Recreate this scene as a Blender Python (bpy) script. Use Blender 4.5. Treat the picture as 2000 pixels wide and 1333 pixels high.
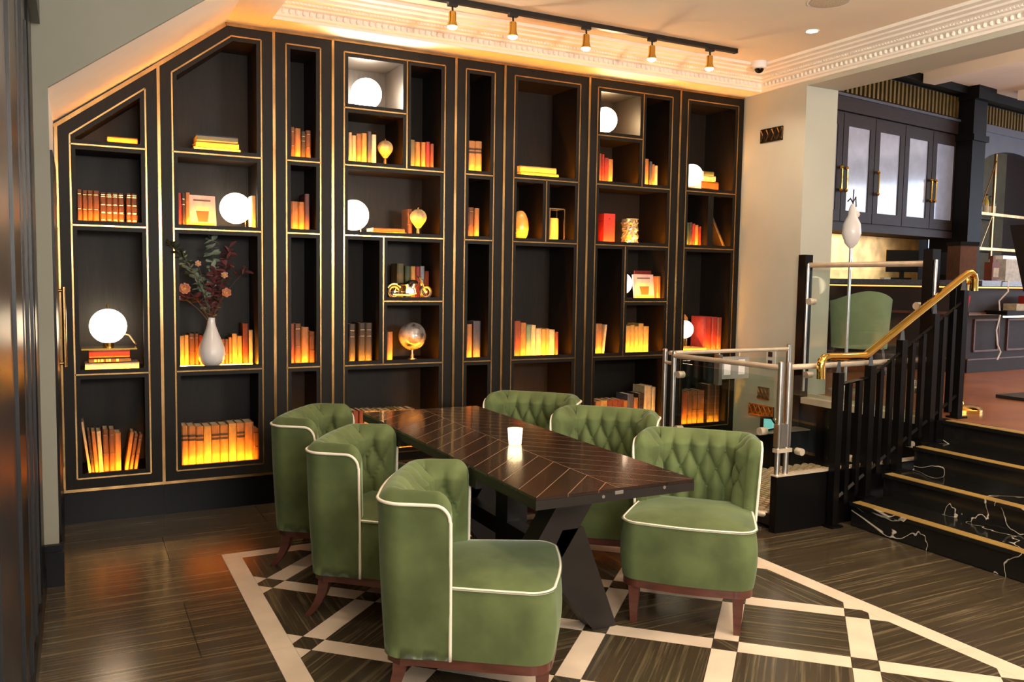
import bpy, bmesh, math, random
from mathutils import Vector, Matrix
random.seed(7)
for o in list(bpy.data.objects): bpy.data.objects.remove(o)
S = bpy.context.scene
COL = S.collection
PI = math.pi
# ------------------------------------------------------------------ camera
HC = 1.5111
yaw, pitch, roll = 0.4766, -0.0751, 0.0159
fw = Vector((math.sin(yaw)*math.cos(pitch), math.cos(yaw)*math.cos(pitch), math.sin(pitch)))
rt = Vector((math.cos(yaw), -math.sin(yaw), 0)); up = rt.cross(fw)
r2 = math.cos(roll)*rt + math.sin(roll)*up; u2 = -math.sin(roll)*rt + math.cos(roll)*up
cd = bpy.data.cameras.new('camera'); cam = bpy.data.objects.new('camera', cd); COL.objects.link(cam)
cd.sensor_width = 36; cd.lens = 1651.4*36/2000; cd.clip_start = 0.05; cd.clip_end = 100
M = Matrix((r2, u2, -fw)).transposed().to_4x4(); M.translation = Vector((0, 0, HC)); cam.matrix_world = M
S.camera = cam
# ------------------------------------------------------------------ world, light, exposure
W = bpy.data.worlds.new('world'); S.world = W; W.use_nodes = True
W.node_tree.nodes['Background'].inputs[0].default_value = (1.0, 0.90, 0.78, 1)
W.node_tree.nodes['Background'].inputs[1].default_value = 0.50
S.view_settings.view_transform = 'Standard'; S.view_settings.look = 'None'
S.view_settings.gamma = 1; S.view_settings.use_curve_mapping = False
S.view_settings.exposure = 0.0
def lamp(kind, name, loc, energy, color, size=0.1, to=None, spot=None, sy=None):
    d = bpy.data.lights.new(name, kind); d.energy = energy; d.color = color
    if kind == 'AREA':
        d.size = size
        if sy: d.shape = 'RECTANGLE'; d.size_y = sy
    elif kind in ('POINT', 'SPOT'): d.shadow_soft_size = size
    if kind == 'SPOT': d.spot_size = spot or 1.2; d.spot_blend = 0.6
    o = bpy.data.objects.new(name, d); COL.objects.link(o); o.location = loc
    if to is not None: o.rotation_euler = (Vector(to)-Vector(loc)).to_track_quat('-Z', 'Y').to_euler()
    return o
DAY = (0.93, 0.97, 1.0); WARM = (1.0, 0.70, 0.42); WARM2 = (1.0, 0.78, 0.56)
# daylight from the street windows behind the camera
lamp('AREA', 'window_daylight', (-1.2, -3.4, 1.9), 195, DAY, 4.2, (1.6, 3.4, 0.9), sy=2.2)
# bar windows far right
lamp('AREA', 'bar_window_daylight', (15.0, 2.2, 2.4), 70, (1.0, 0.97, 0.96), 5.0, (8.5, 6.5, 2.2), sy=2.4)
# ceiling downlights of the room (outside and inside the frame)
for i, (x, y, e) in enumerate([(1.2, 1.4, 70), (3.4, 1.3, 75), (3.3, 2.9, 75), (1.0, 3.0, 45), (4.45, 4.28, 14), (4.3, 1.6, 60)]):
    lamp('SPOT', 'downlight', (x, y, 3.15), e, WARM2, 0.06, (x, y, 0), 2.2)
# unseen point lights added behind the camera as warm fill for the room
for x, y in ((0.3, -0.9), (3.3, -0.8), (2.0, -2.4)):
    lamp('POINT', 'warm_fill', (x, y, 2.15), 60, WARM2, 0.18)
# unseen area lights added behind the camera to brighten the ceiling
for x, y, e in ((0.9, -0.6, 80), (3.6, -0.4, 120)):
    lamp('AREA', 'ceiling_fill', (x, y, 2.0), e, (1.0, .92, .82), 0.7, (x, y+1.3, 3.2))
lamp('AREA', 'bar_ceiling_fill', (9.0, 3.2, 3.0), 70, (1.0, .86, .72), 1.0, (9.0, 3.6, 4.1))  # unseen light added to lift the bar ceiling
# unseen warm point lights added to light the bar room
for x, y, e in ((7.0, 3.0, 34), (9.4, 3.4, 30), (11.5, 3.6, 26)):
    lamp('POINT', 'bar_warm_fill', (x, y, 3.4), e, WARM, 0.15)
# ------------------------------------------------------------------ materials
def lin(c):
    return tuple((x/255/12.92 if x/255 <= .04045 else ((x/255+.055)/1.055)**2.4) for x in c)
MATS = {}
def mat(name, rgb, rough=.5, metal=0., var=.2, scale=6., coat=0., sheen=0., bump=0., stretch=(1,1,1), spec=.5, emit=None, es=0., trans=0., ior=1.45, rgb2=None, tint=None, alpha=None, detail=4):
    m = bpy.data.materials.new(name); m.use_nodes = True; MATS[name] = m
    nt = m.node_tree; b = nt.nodes['Principled BSDF']; L = nt.links.new
    c = lin(rgb); c2 = lin(rgb2) if rgb2 else tuple(x*(1-var) for x in c)
    if not rgb2: c = tuple(min(1, x*(1+var)) for x in c)
    tc = nt.nodes.new('ShaderNodeTexCoord'); mp = nt.nodes.new('ShaderNodeMapping')
    mp.inputs['Scale'].default_value = stretch; L(tc.outputs['Object'], mp.inputs['Vector'])
    nz = nt.nodes.new('ShaderNodeTexNoise'); nz.inputs['Scale'].default_value = scale; nz.inputs['Detail'].default_value = detail
    L(mp.outputs['Vector'], nz.inputs['Vector'])
    cr = nt.nodes.new('ShaderNodeValToRGB'); cr.color_ramp.elements[0].position = .35; cr.color_ramp.elements[1].position = .65
    cr.color_ramp.elements[0].color = (*c2, 1); cr.color_ramp.elements[1].color = (*c, 1)
    L(nz.outputs['Fac'], cr.inputs['Fac']); L(cr.outputs['Color'], b.inputs['Base Color'])
    b.inputs['Roughness'].default_value = rough; b.inputs['Metallic'].default_value = metal
    b.inputs['Specular IOR Level'].default_value = spec
    if coat: b.inputs['Coat Weight'].default_value = coat; b.inputs['Coat Roughness'].default_value = .08
    if sheen:
        b.inputs['Sheen Weight'].default_value = sheen; b.inputs['Sheen Roughness'].default_value = .35
        b.inputs['Sheen Tint'].default_value = (*lin(tint or rgb), 1)
    if bump:
        bp = nt.nodes.new('ShaderNodeBump'); bp.inputs['Strength'].default_value = bump; bp.inputs['Distance'].default_value = .01
        L(nz.outputs['Fac'], bp.inputs['Height']); L(bp.outputs['Normal'], b.inputs['Normal'])
    if emit:
        b.inputs['Emission Color'].default_value = (*lin(emit), 1); b.inputs['Emission Strength'].default_value = es
    if trans:
        b.inputs['Transmission Weight'].default_value = trans; b.inputs['IOR'].default_value = ior
    return m
def glow(name, rgb, strength):
    m = bpy.data.materials.new(name); m.use_nodes = True; nt = m.node_tree
    b = nt.nodes['Principled BSDF']; b.inputs['Base Color'].default_value = (*lin(rgb), 1)
    b.inputs['Emission Color'].default_value = (*lin(rgb), 1); b.inputs['Emission Strength'].default_value = strength
    return m
def glass_mat(name, tint=(0.92, 0.97, 0.95), alpha=.12):
    m = bpy.data.materials.new(name); m.use_nodes = True; nt = m.node_tree
    nt.nodes.remove(nt.nodes['Principled BSDF']); out = nt.nodes['Material Output']
    t = nt.nodes.new('ShaderNodeBsdfTransparent'); t.inputs[0].default_value = (*tint, 1)
    g = nt.nodes.new('ShaderNodeBsdfGlossy'); g.inputs['Roughness'].default_value = .02
    lw = nt.nodes.new('ShaderNodeLayerWeight'); lw.inputs[0].default_value = .5
    pw = nt.nodes.new('ShaderNodeMath'); pw.operation = 'POWER'; pw.inputs[1].default_value = 4; nt.links.new(lw.outputs['Facing'], pw.inputs[0])
    ml = nt.nodes.new('ShaderNodeMath'); ml.operation = 'MULTIPLY_ADD'; ml.inputs[1].default_value = .6; ml.inputs[2].default_value = .035; nt.links.new(pw.outputs[0], ml.inputs[0])
    mx = nt.nodes.new('ShaderNodeMixShader'); nt.links.new(ml.outputs[0], mx.inputs[0])
    nt.links.new(t.outputs[0], mx.inputs[1]); nt.links.new(g.outputs[0], mx.inputs[2]); nt.links.new(mx.outputs[0], out.inputs['Surface'])
    return m
def marble(name, base, vein, scale, stretch, rot=0., lo=.52, hi=.74, rough=.22, thin=False):
    m = bpy.data.materials.new(name); m.use_nodes = True; nt = m.node_tree; b = nt.nodes['Principled BSDF']; L = nt.links.new
    tc = nt.nodes.new('ShaderNodeTexCoord'); mp = nt.nodes.new('ShaderNodeMapping'); mp.vector_type = 'TEXTURE'
    mp.inputs['Rotation'].default_value = (0, 0, rot); mp.inputs['Scale'].default_value = tuple(1/s for s in stretch)
    L(tc.outputs['Object'], mp.inputs['Vector'])
    n1 = nt.nodes.new('ShaderNodeTexNoise'); n1.inputs['Scale'].default_value = scale; n1.inputs['Detail'].default_value = 9; n1.inputs['Roughness'].default_value = .68
    n1.inputs['Distortion'].default_value = .35
    L(mp.outputs['Vector'], n1.inputs['Vector'])
    cr = nt.nodes.new('ShaderNodeValToRGB'); e = cr.color_ramp.elements
    if thin:
        n1.inputs['Detail'].default_value = 4.5; n1.inputs['Roughness'].default_value = .5; n1.inputs['Distortion'].default_value = .7
        e[0].position = .4975; e[0].color = (*lin(base), 1); e[1].position = .5; e[1].color = (*lin(vein), 1)
        q = e.new(.5025); q.color = (*lin(base), 1)
    else:
        e[0].position = lo; e[0].color = (*lin(base), 1); e[1].position = hi; e[1].color = (*lin(vein), 1)
        q = e.new(lo-.25); q.color = (*[x*.55 for x in lin(base)], 1)
    L(n1.outputs['Fac'], cr.inputs['Fac']); L(cr.outputs['Color'], b.inputs['Base Color'])
    b.inputs['Roughness'].default_value = rough
    return m
m_case = mat('black_stained_oak', (21, 16, 11), .48, var=.25, scale=14, stretch=(6, 6, .6), spec=.22)
m_case_in = mat('black_oak_inside', (23, 17, 12), .5, var=.3, scale=14, stretch=(6, 6, .6), spec=.3)
m_brass = mat('aged_brass', (190, 148, 96), .26, 1., var=.25, scale=9, stretch=(1, 1, .5))
m_brass2 = mat('polished_brass', (236, 192, 96), .10, 1., var=.12, scale=5)
m_chrome = mat('brushed_steel', (214, 210, 204), .3, 1., var=.1, scale=12)
m_steelw = mat('satin_steel_rail', (222, 206, 184), .45, .55, var=.08, scale=12)
m_velvet = mat('green_velvet', (88, 100, 63), .8, var=.24, scale=5.5, sheen=.5, tint=(178, 196, 172), bump=.15, spec=.15, detail=6)
m_pipe = mat('cream_piping', (232, 224, 206), .7, var=.05)
m_maho = mat('mahogany', (84, 44, 34), .38, var=.25, scale=10, stretch=(1, 1, 4), coat=.2)
m_table = mat('espresso_table_wood', (38, 25, 18), .24, var=.35, scale=18, stretch=(1, 1, 1), coat=.35)
m_tblack = mat('black_table_frame', (24, 19, 16), .4, var=.2, scale=10)
m_groove = mat('dusty_groove', (122, 98, 78), .8, var=.2)
m_wall = mat('grey_beige_wall_paint', (184, 184, 170), .8, var=.03, scale=3, bump=.02)
m_wall_shaded = mat('shade_darkened_wall_paint', (142, 142, 130), .8, var=.03, scale=3, bump=.02)  # same wall paint darkened; shade on the left walls is put into the colour
m_ceil = mat('cream_ceiling_paint', (238, 222, 200), .85, var=.02, scale=3)
m_plaster = mat('white_plaster_cornice', (240, 232, 220), .7, var=.02, scale=5)
m_black = mat('black_gloss_paint', (9, 8, 8), .3, var=.2, scale=5, spec=.22)
m_blacks = mat('black_satin_metal', (17, 16, 16), .38, var=.2)
m_doorgrey = mat('dark_grey_door_paint', (32, 33, 36), .35, var=.12, scale=4)
m_led = glow('amber_led', (255, 152, 22), 600)
m_white = mat('white_ceramic', (232, 228, 226), .3, var=.03, coat=.4)
m_glass = glass_mat('clear_glass')
m_streak = [marble('dark_streaked_marble', (66, 57, 43), (146, 132, 102), 3.6, (.26, 13, 1), r, .52, .84) for r in (0, .75, -.75, 1.57)]
m_ivory = mat('ivory_marble', (226, 208, 186), .25, var=.06, scale=6)
m_nero = marble('black_veined_marble', (22, 21, 20), (214, 204, 184), 1.3, (1, 1, 1), .6, rough=.15, thin=True)
m_grout = mat('dark_grout', (34, 29, 24), .8)
# ------------------------------------------------------------------ mesh builder
class MB:
    def __init__(s): s.v = []; s.f = []
    def add(s, v, f):
        k = len(s.v); s.v += [tuple(p) for p in v]; s.f += [tuple(i+k for i in q) for q in f]; return s
    def box(s, x0, x1, y0, y1, z0, z1):
        return s.add([(x0,y0,z0),(x1,y0,z0),(x1,y1,z0),(x0,y1,z0),(x0,y0,z1),(x1,y0,z1),(x1,y1,z1),(x0,y1,z1)],
                     [(0,3,2,1),(4,5,6,7),(0,1,5,4),(1,2,6,5),(2,3,7,6),(3,0,4,7)])
    def prism(s, poly, a, b, axis='z'):
        n = len(poly)
        g = {'z': lambda p, t: (p[0], p[1], t), 'y': lambda p, t: (p[0], t, p[1]), 'x': lambda p, t: (t, p[0], p[1])}[axis]
        return s.add([g(p, a) for p in poly]+[g(p, b) for p in poly],
                     [tuple(range(n))[::-1], tuple(range(n, 2*n))]+[(i, (i+1) % n, n+(i+1) % n, n+i) for i in range(n)])
    def tube(s, pts, r, n=8, closed=False, rs=None):
        P = [Vector(p) for p in pts]; N = len(P); k = len(s.v)
        prev = None
        for i, p in enumerate(P):
            if closed: d = P[(i+1) % N]-P[i-1]
            else: d = P[min(i+1, N-1)]-P[max(i-1, 0)]
            d.normalize()
            if prev is None:
                a = Vector((0, 0, 1)) if abs(d.z) < .9 else Vector((1, 0, 0)); x = d.cross(a).normalized()
            else: x = (prev-d*prev.dot(d)).normalized()
            prev = x; y = d.cross(x); rr = rs[i] if rs else r
            for j in range(n):
                t = 2*PI*j/n; s.v.append(tuple(p+(x*math.cos(t)+y*math.sin(t))*rr))
        for i in range(N if closed else N-1):
            for j in range(n):
                a = k+i*n+j; b = k+i*n+(j+1) % n; c = k+((i+1) % N)*n+(j+1) % n; d2 = k+((i+1) % N)*n+j
                s.f.append((a, b, c, d2))
        if not closed:
            s.f.append(tuple(k+j for j in range(n))[::-1]); s.f.append(tuple(k+(N-1)*n+j for j in range(n)))
        return s
    def cyl(s, p0, p1, r0, r1=None, n=12):
        return s.tube([p0, p1], r0, n, rs=[r0, r0 if r1 is None else r1])
    def lathe(s, prof, c=(0, 0, 0), n=24):
        k = len(s.v); m = len(prof)
        for r, z in prof:
            for j in range(n):
                t = 2*PI*j/n; s.v.append((c[0]+max(r, 1e-4)*math.cos(t), c[1]+max(r, 1e-4)*math.sin(t), c[2]+z))
        for i in range(m-1):
            for j in range(n):
                s.f.append((k+i*n+j, k+i*n+(j+1) % n, k+(i+1)*n+(j+1) % n, k+(i+1)*n+j))
        s.f.append(tuple(k+j for j in range(n))[::-1]); s.f.append(tuple(k+(m-1)*n+j for j in range(n)))
        return s
    def ball(s, c, r, n=16, sc=(1, 1, 1)):
        k = len(s.v); m = n//2
        for i in range(m+1):
            a = PI*i/m
            for j in range(n):
                t = 2*PI*j/n
                s.v.append((c[0]+r*sc[0]*max(math.sin(a), 1e-3)*math.cos(t), c[1]+r*sc[1]*max(math.sin(a), 1e-3)*math.sin(t), c[2]-r*sc[2]*math.cos(a)))
        for i in range(m):
            for j in range(n):
                s.f.append((k+i*n+j, k+i*n+(j+1) % n, k+(i+1)*n+(j+1) % n, k+(i+1)*n+j))
        return s
    def mesh(s, name, m, smooth=False):
        me = bpy.data.meshes.new(name); me.from_pydata(s.v, [], s.f); me.materials.append(m)
        bm = bmesh.new(); bm.from_mesh(me); bmesh.ops.recalc_face_normals(bm, faces=bm.faces); bm.to_mesh(me); bm.free()
        if smooth:
            for p in me.polygons: p.use_smooth = True
            if smooth != 'all': me.set_sharp_from_angle(angle=math.radians(40))
        return me
    def build(s, name, m, parent=None, smooth=False, loc=None, rot=None):
        return link(name, s.mesh(name, m, smooth), parent, loc, rot)
def link(name, me, parent=None, loc=None, rot=None):
    o = bpy.data.objects.new(name, me); COL.objects.link(o)
    if parent: o.parent = parent
    if loc is not None: o.location = loc
    if rot is not None: o.rotation_euler = rot
    return o
def tag(o, label=None, cat=None, group=None, kind=None):
    if label: o['label'] = label
    if cat: o['category'] = cat
    if group: o['group'] = group
    if kind: o['kind'] = kind
    return o
def thing(name, label, cat, loc=(0, 0, 0), rz=0., group=None):
    o = link(name, None, None, loc, (0, 0, rz)); return tag(o, label, cat, group)
def struct(name, mb, m, label, smooth=False, cat='structure'):
    return tag(mb.build(name, m, None, smooth), label, cat, kind='structure')
def holed(outer, holes, y0, y1):
    """a panel in the XZ plane with holes, extruded from y0 to y1"""
    bm = bmesh.new(); E = []
    for loop in [outer]+holes:
        vs = [bm.verts.new((p[0], y0, p[1])) for p in loop]
        E += [bm.edges.new((vs[i], vs[(i+1) % len(vs)])) for i in range(len(vs))]
    bmesh.ops.triangle_fill(bm, use_beauty=True, use_dissolve=False, edges=E)
    r = bmesh.ops.extrude_face_region(bm, geom=list(bm.faces))
    bmesh.ops.translate(bm, vec=(0, y1-y0, 0), verts=[g for g in r['geom'] if isinstance(g, bmesh.types.BMVert)])
    bm.verts.index_update(); mb = MB(); mb.v = [tuple(v.co) for v in bm.verts]; mb.f = [tuple(v.index for v in f.verts) for f in bm.faces]; bm.free()
    return mb
def clip(poly, x0, x1, y0, y1):
    def cut(P, ax, val, keep):
        out = []
        for i in range(len(P)):
            a, b = P[i-1], P[i]; ia = (a[ax]-val)*keep >= -1e-9; ib = (b[ax]-val)*keep >= -1e-9
            if ia != ib:
                t = (val-a[ax])/(b[ax]-a[ax]); out.append((a[0]+t*(b[0]-a[0]), a[1]+t*(b[1]-a[1])))
            if ib: out.append(b)
        return out
    for ax, v, k in ((0, x0, 1), (0, x1, -1), (1, y0, 1), (1, y1, -1)):
        poly = cut(poly, ax, v, k)
        if len(poly) < 3: return None
    ar = abs(sum(poly[i-1][0]*poly[i][1]-poly[i][0]*poly[i-1][1] for i in range(len(poly))))/2
    return poly if ar > 2e-4 else None
ORD = ['first', 'second', 'third', 'fourth', 'fifth', 'sixth', 'seventh', 'eighth', 'ninth', 'tenth', 'eleventh', 'twelfth', 'thirteenth', 'fourteenth', 'fifteenth', 'sixteenth', 'seventeenth']
F = 5.5556; XR = 5.0333; ZC = 3.2; ZT = 3.0489
# ------------------------------------------------------------------ floor with inlaid tiles
floor = struct('floor', MB().box(-.35, 5.08, -1.5, 6.0, -.08, -.006), m_grout, 'dark streaked marble floor with an inlaid ivory lattice')
def tile(poly, m, name='floor_tile'):
    return MB().prism(poly, -.02, 0, 'z').build(name, m, floor)
G = .0012
def rect(x0, x1, y0, y1): return [(x0+G, y0+G), (x1-G, y0+G), (x1-G, y1-G), (x0+G, y1-G)]
X0, X1, Y0, Y1 = .76, 3.205, .7, 4.56
PX, PY, WB = .389, .377, .095
def pq(p, q): return (.815+PX*(p+q), 4.125+PY*(p-q))
def cellpoly(p0, p1, q0, q1):
    e = .002
    return clip([pq(p0+e, q0+e), pq(p1-e, q0+e), pq(p1-e, q1-e), pq(p0+e, q1-e)], X0, X1, Y0, Y1)
rnd = random.Random(3)
for p in range(-10, 8):
    for q in range(-4, 14):
        for k, (a, b, c, d) in enumerate(((p+WB, p+1-WB, q+WB, q+1-WB), (p-WB, p+WB, q+WB, q+1-WB), (p+WB, p+1-WB, q-WB, q+WB), (p-WB, p+WB, q-WB, q+WB))):
            P = cellpoly(a, b, c, d)
            if not P: continue
            if k == 0: tile(P, m_streak[rnd.choice((0, 1, 2, 3))])
            elif k == 3: tile(P, m_streak[rnd.choice((0, 3))], 'inlay_square')
            else: tile(P, m_ivory, 'ivory_inlay')
y = Y1
while y > Y0:
    tile(rect(X0-.095, X0, max(y-.6, Y0), y), m_ivory, 'ivory_border'); tile(rect(X1, X1+.10, max(y-.6, Y0), y), m_ivory, 'ivory_border'); y -= .6
x = X0-.095
while x < X1+.1:
    tile(rect(x, min(x+.62, X1+.1), Y1, Y1+.095), m_ivory, 'ivory_border'); x += .62
def slabs(x0, x1, y0, y1, sx, sy):
    j = 0; y = y1
    while y > y0+.01:
        x = x0 - (sx/2 if j % 2 else 0)
        while x < x1-.01:
            a, b, c, d = max(x, x0), min(x+sx, x1), max(y-sy, y0), y
            if b-a > .02 and d-c > .02: tile(rect(a, b, c, d), m_streak[0])
            x += sx
        y -= sy; j += 1
slabs(-.19, X0-.095, -1.5, Y1+.095, 1.2, .62)
slabs(-.19, 5.03, Y1+.095, 5.75, 1.2, .62)
slabs(X1+.10, 4.26, -1.5, Y1+.095, 1.2, .62)
slabs(4.26, 5.06, 3.5, Y1+.095, 1.2, .62)
slabs(X0-.095, X1+.1, -1.5, Y0, 1.2, .62)
# ------------------------------------------------------------------ ceiling, walls
ceil = struct('ceiling', MB().box(-.4, XR+.05, -1.5, 5.4, ZC, ZC+.1), m_ceil, 'cream painted ceiling above the dining area')
struct('wall_back', MB().box(-.4, 5.4, 6.0, 6.1, 0, 3.3), m_wall, 'plain wall behind the built-in bookcase')
b = MB(); b.box(1.09, XR, 5.36, 6.0, ZT+.001, ZC+.05)
struct('trim_1', b, m_plaster, 'white plaster bulkhead over the bookcase')
# stair enclosure with the sloping soffit at the left
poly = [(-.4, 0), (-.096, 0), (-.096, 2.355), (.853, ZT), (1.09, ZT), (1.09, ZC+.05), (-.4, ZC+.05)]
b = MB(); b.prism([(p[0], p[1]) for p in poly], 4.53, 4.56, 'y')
struct('wall_left_return', b, m_wall_shaded, 'grey painted wall with a sloping cut over the bookcase')
b = MB(); b.prism([(-.4, 0), (-.0965, 0), (-.0965, 2.356), (.853, ZT+.001), (1.089, ZT+.001), (1.089, ZC+.04), (-.4, ZC+.04)], 4.56, 6.0, 'y')
struct('wall_left_soffit', b, m_plaster, 'sloping plaster soffit under the stairs')
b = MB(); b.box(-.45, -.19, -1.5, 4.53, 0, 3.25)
struct('wall_left', b, m_wall_shaded, 'grey painted side wall at far left')
sk = MB().box(-.20, -.075, 4.49, 4.55, 0, .17).box(-.195, -.08, 4.50, 4.55, .17, .2)
struct('baseboard_left', sk, m_black, 'black skirting block under the grey pilaster')
# dark glazed door in the left wall
d = link('door_1', None); tag(d, 'dark grey framed door at the far left edge', 'door', kind='structure')
MB().box(-.19, -.165, 2.2, 4.12, 0, 2.62).build('door_leaf', m_doorgrey, d)
MB().box(-.19, -.155, 4.12, 4.44, 0, 2.62).build('door_jamb', m_black, d)
MB().box(-.19, -.12, 1.4, 4.47, 2.62, 2.86).build('door_head', m_doorgrey, d)
for yy in (2.85, 3.25, 3.6, 3.95): MB().box(-.165, -.155, yy, yy+.03, .12, 2.5).build('door_moulding', m_doorgrey, d)
MB().box(-.166, -.158, 2.9, 3.23, .3, 2.4).build('door_pane', m_black, d)
MB().box(-.19, -.15, 2.2, 4.46, 0, .10).build('kick_plate', m_black, d)
# black cupboard door in the jamb beside the bookcase
d = link('door_2', None); tag(d, 'narrow black cupboard door with brass pull beside the bookcase', 'door', kind='structure')
MB().box(-.0965, -.085, 4.62, 5.50, .02, 2.08).build('door_leaf', m_black, d)
MB().cyl((-.06, 5.25, .98), (-.06, 5.25, 1.42), .011).cyl((-.09, 5.25, 1.0), (-.06, 5.25, 1.0), .008).cyl((-.09, 5.25, 1.40), (-.06, 5.25, 1.40), .008).build('door_handle', m_brass, d, True)
for z in (.25, 1.0, 1.75): MB().box(-.09, -.078, 5.44, 5.47, z, z+.12).build('hinge', m_brass, d)
# right wall, column and beam
b = MB(); b.box(XR, 5.37, 4.87, 6.05, 0, 4.15)
struct('wall_right', b, m_wall, 'grey painted wall pier right of the bookcase')
b = MB(); b.box(XR, 5.40, -1.5, 4.87, 3.02, 4.15)
struct('wall_right_beam', b, m_wall, 'grey painted beam over the opening to the bar')
# plaster cornice
prof = [(0, 3.0495), (.028, 3.0495), (.03, 3.066), (.045, 3.072), (.05, 3.082), (.05, 3.112), (.075, 3.118), (.08, 3.128), (.105, 3.130), (.112, 3.142), (.125, 3.146), (.16, 3.150), (.168, 3.162), (.205, 3.168), (.212, 3.178), (.255, 3.182), (.262, 3.196), (.262, 3.2), (0, 3.2)]
n = len(prof); b = MB(); V = []; Fc = []
for st in range(3):
    for dd, z in prof:
        V.append([(1.0905, 5.3595-dd, z), (XR-.0005-dd, 5.3595-dd, z), (XR-.0005-dd, -1.5, z)][st])
for st in range(2):
    for i in range(n): Fc.append((st*n+i, st*n+(i+1) % n, (st+1)*n+(i+1) % n, (st+1)*n+i))
Fc += [tuple(range(n)), tuple(range(2*n, 3*n))]
b.add(V, Fc); corn = struct('trim_2', b, m_plaster, 'white moulded plaster cornice running round the ceiling')
b = MB(); x = 1.15
while x < XR-.09: b.ball((x, 5.3595-.056, 3.097), .016, 8, (.85, .8, 1.05)); x += .042
yy = 5.25
while yy > .5: b.ball((XR-.057, yy, 3.097), .016, 8, (.8, .85, 1.05)); yy -= .042
tag(b.build('egg_moulding', m_plaster, corn, True), 'row of small plaster eggs', kind='stuff')
b = MB(); x = 1.14
while x < XR-.14: b.box(x, x+.012, 5.3595-.116, 5.3595-.10, 3.131, 3.1415); x += .024
yy = 5.2
while yy > .5: b.box(XR-.117, XR-.10, yy, yy+.012, 3.131, 3.1415); yy -= .024
tag(b.build('dentil_moulding', m_plaster, corn), 'row of tiny plaster dentils', kind='stuff')
# ------------------------------------------------------------------ marble stairs to the bar
m_nose = mat('satin_brass_nosing', (226, 190, 112), .42, .7, var=.1)
stair = link('marble_stairs', None); tag(stair, 'four black marble steps with brass nosings up to the bar', 'stairs')
for i in range(4):
    xa = 4.255+.28*i; z = .153*(i+1)
    sp = MB().box(xa+.012, xa+.012+(.28 if i < 3 else .08), -1.5, 3.62, z-.153 if i else 0, z-.022).build('riser', m_nero, stair)
    tr = MB().box(xa-.008, xa+(.30 if i < 3 else .10), -1.5, 3.62, z-.022, z).build('tread', m_nero, stair)
    for k in range(4):
        MB().box(xa-.004+.018*k, xa+.007+.018*k, -1.48, 3.60, z, z+.004).build('brass_nosing', m_nose, tr)
upper = struct('floor_upper', MB().box(5.19, 16.5, -1.5, 9.5, .5, .611).box(5.08, 5.19, 3.70, 4.87, .5, .611), mat('terracotta_tile', (150, 92, 58), .3, var=.2, scale=3), 'raised reddish tiled floor of the bar area')
b = MB()
b.box(5.035, 5.08, 3.70, 4.87, 0, .605); b.box(5.035, 5.19, 3.622, 3.70, 0, .611)
struct('trim_3', b, m_black, 'black edge wall of the raised bar floor')
MBs = MB().box(5.03, 5.13, 3.70, 4.86, .565, .6125).box(5.10, 5.14, 3.70, 4.86, .612, .635)
struct('trim_4', MBs, mat('pale_marble_kerb', (205, 190, 172), .3, var=.1), 'pale marble kerb along the edge of the bar floor')
# ------------------------------------------------------------------ stair balustrade
bal = thing('stair_balustrade', 'black metal stair balustrade with polished brass handrail beside the steps', 'balustrade', (0, 0, 0))
YB = 3.655
def hz(x): return 1.057 if x < 4.36 else 1.057+(x-4.36)*.556
path = [(3.99, YB, .93), (3.985, YB, 1.0), (3.99, YB, 1.035), (4.01, YB, 1.054), (4.05, YB, 1.06), (4.20, YB, 1.058), (4.35, YB, 1.058), (4.38, YB, 1.066), (4.60, YB, 1.19), (4.9, YB, 1.357), (5.25, YB, 1.552), (5.31, YB, 1.583), (5.345, YB, 1.59), (5.375, YB, 1.578), (5.388, YB, 1.55), (5.39, YB, 1.47)]
MB().tube(path, .025, 14).build('handrail', m_brass2, bal, True)
def stepz(x): return 0 if x < 4.255 else min(.612, .153*(int((x-4.255)/.28)+1))
posts = [4.14, 4.42, 4.70, 5.0, 5.28]
for x in posts:
    t = hz(x)-.025; z0 = stepz(x)
    MB().box(x-.024, x+.024, YB-.024, YB+.024, z0, t-.07).build('post', m_black, bal)
    MB().tube([(x, YB, t-.07), (x, YB, t)], .03, 4, rs=[.020, .010]).build('post_neck', m_black, bal)
    MB().box(x-.05, x+.05, YB-.045, YB+.045, z0, z0+.012).build('post_foot', m_black, bal)
for i in range(4):
    a, c = posts[i], posts[i+1]
    za, zb = hz(a)-.17, hz(c)-.17
    MB().tube([(a, YB, za), (c, YB, zb)], .012, 4).build('sub_rail', m_black, bal)
    MB().tube([(a, YB, stepz(a)+.16), (c, YB, stepz(c)+.16)], .012, 4).build('sub_rail', m_black, bal)
    for k in (1, 2):
        x = a+(c-a)*k/3; zt = za+(zb-za)*k/3
        MB().box(x-.016, x+.016, YB-.016, YB+.016, stepz(a)+.10+.05*k, zt).build('picket', m_black, bal)
for i, x in enumerate((5.36, 5.46)):
    MB().box(x-.022, x+.022, 3.70+.12*i, 3.745+.12*i, .612, 1.52).build('post', m_black, bal)
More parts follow.
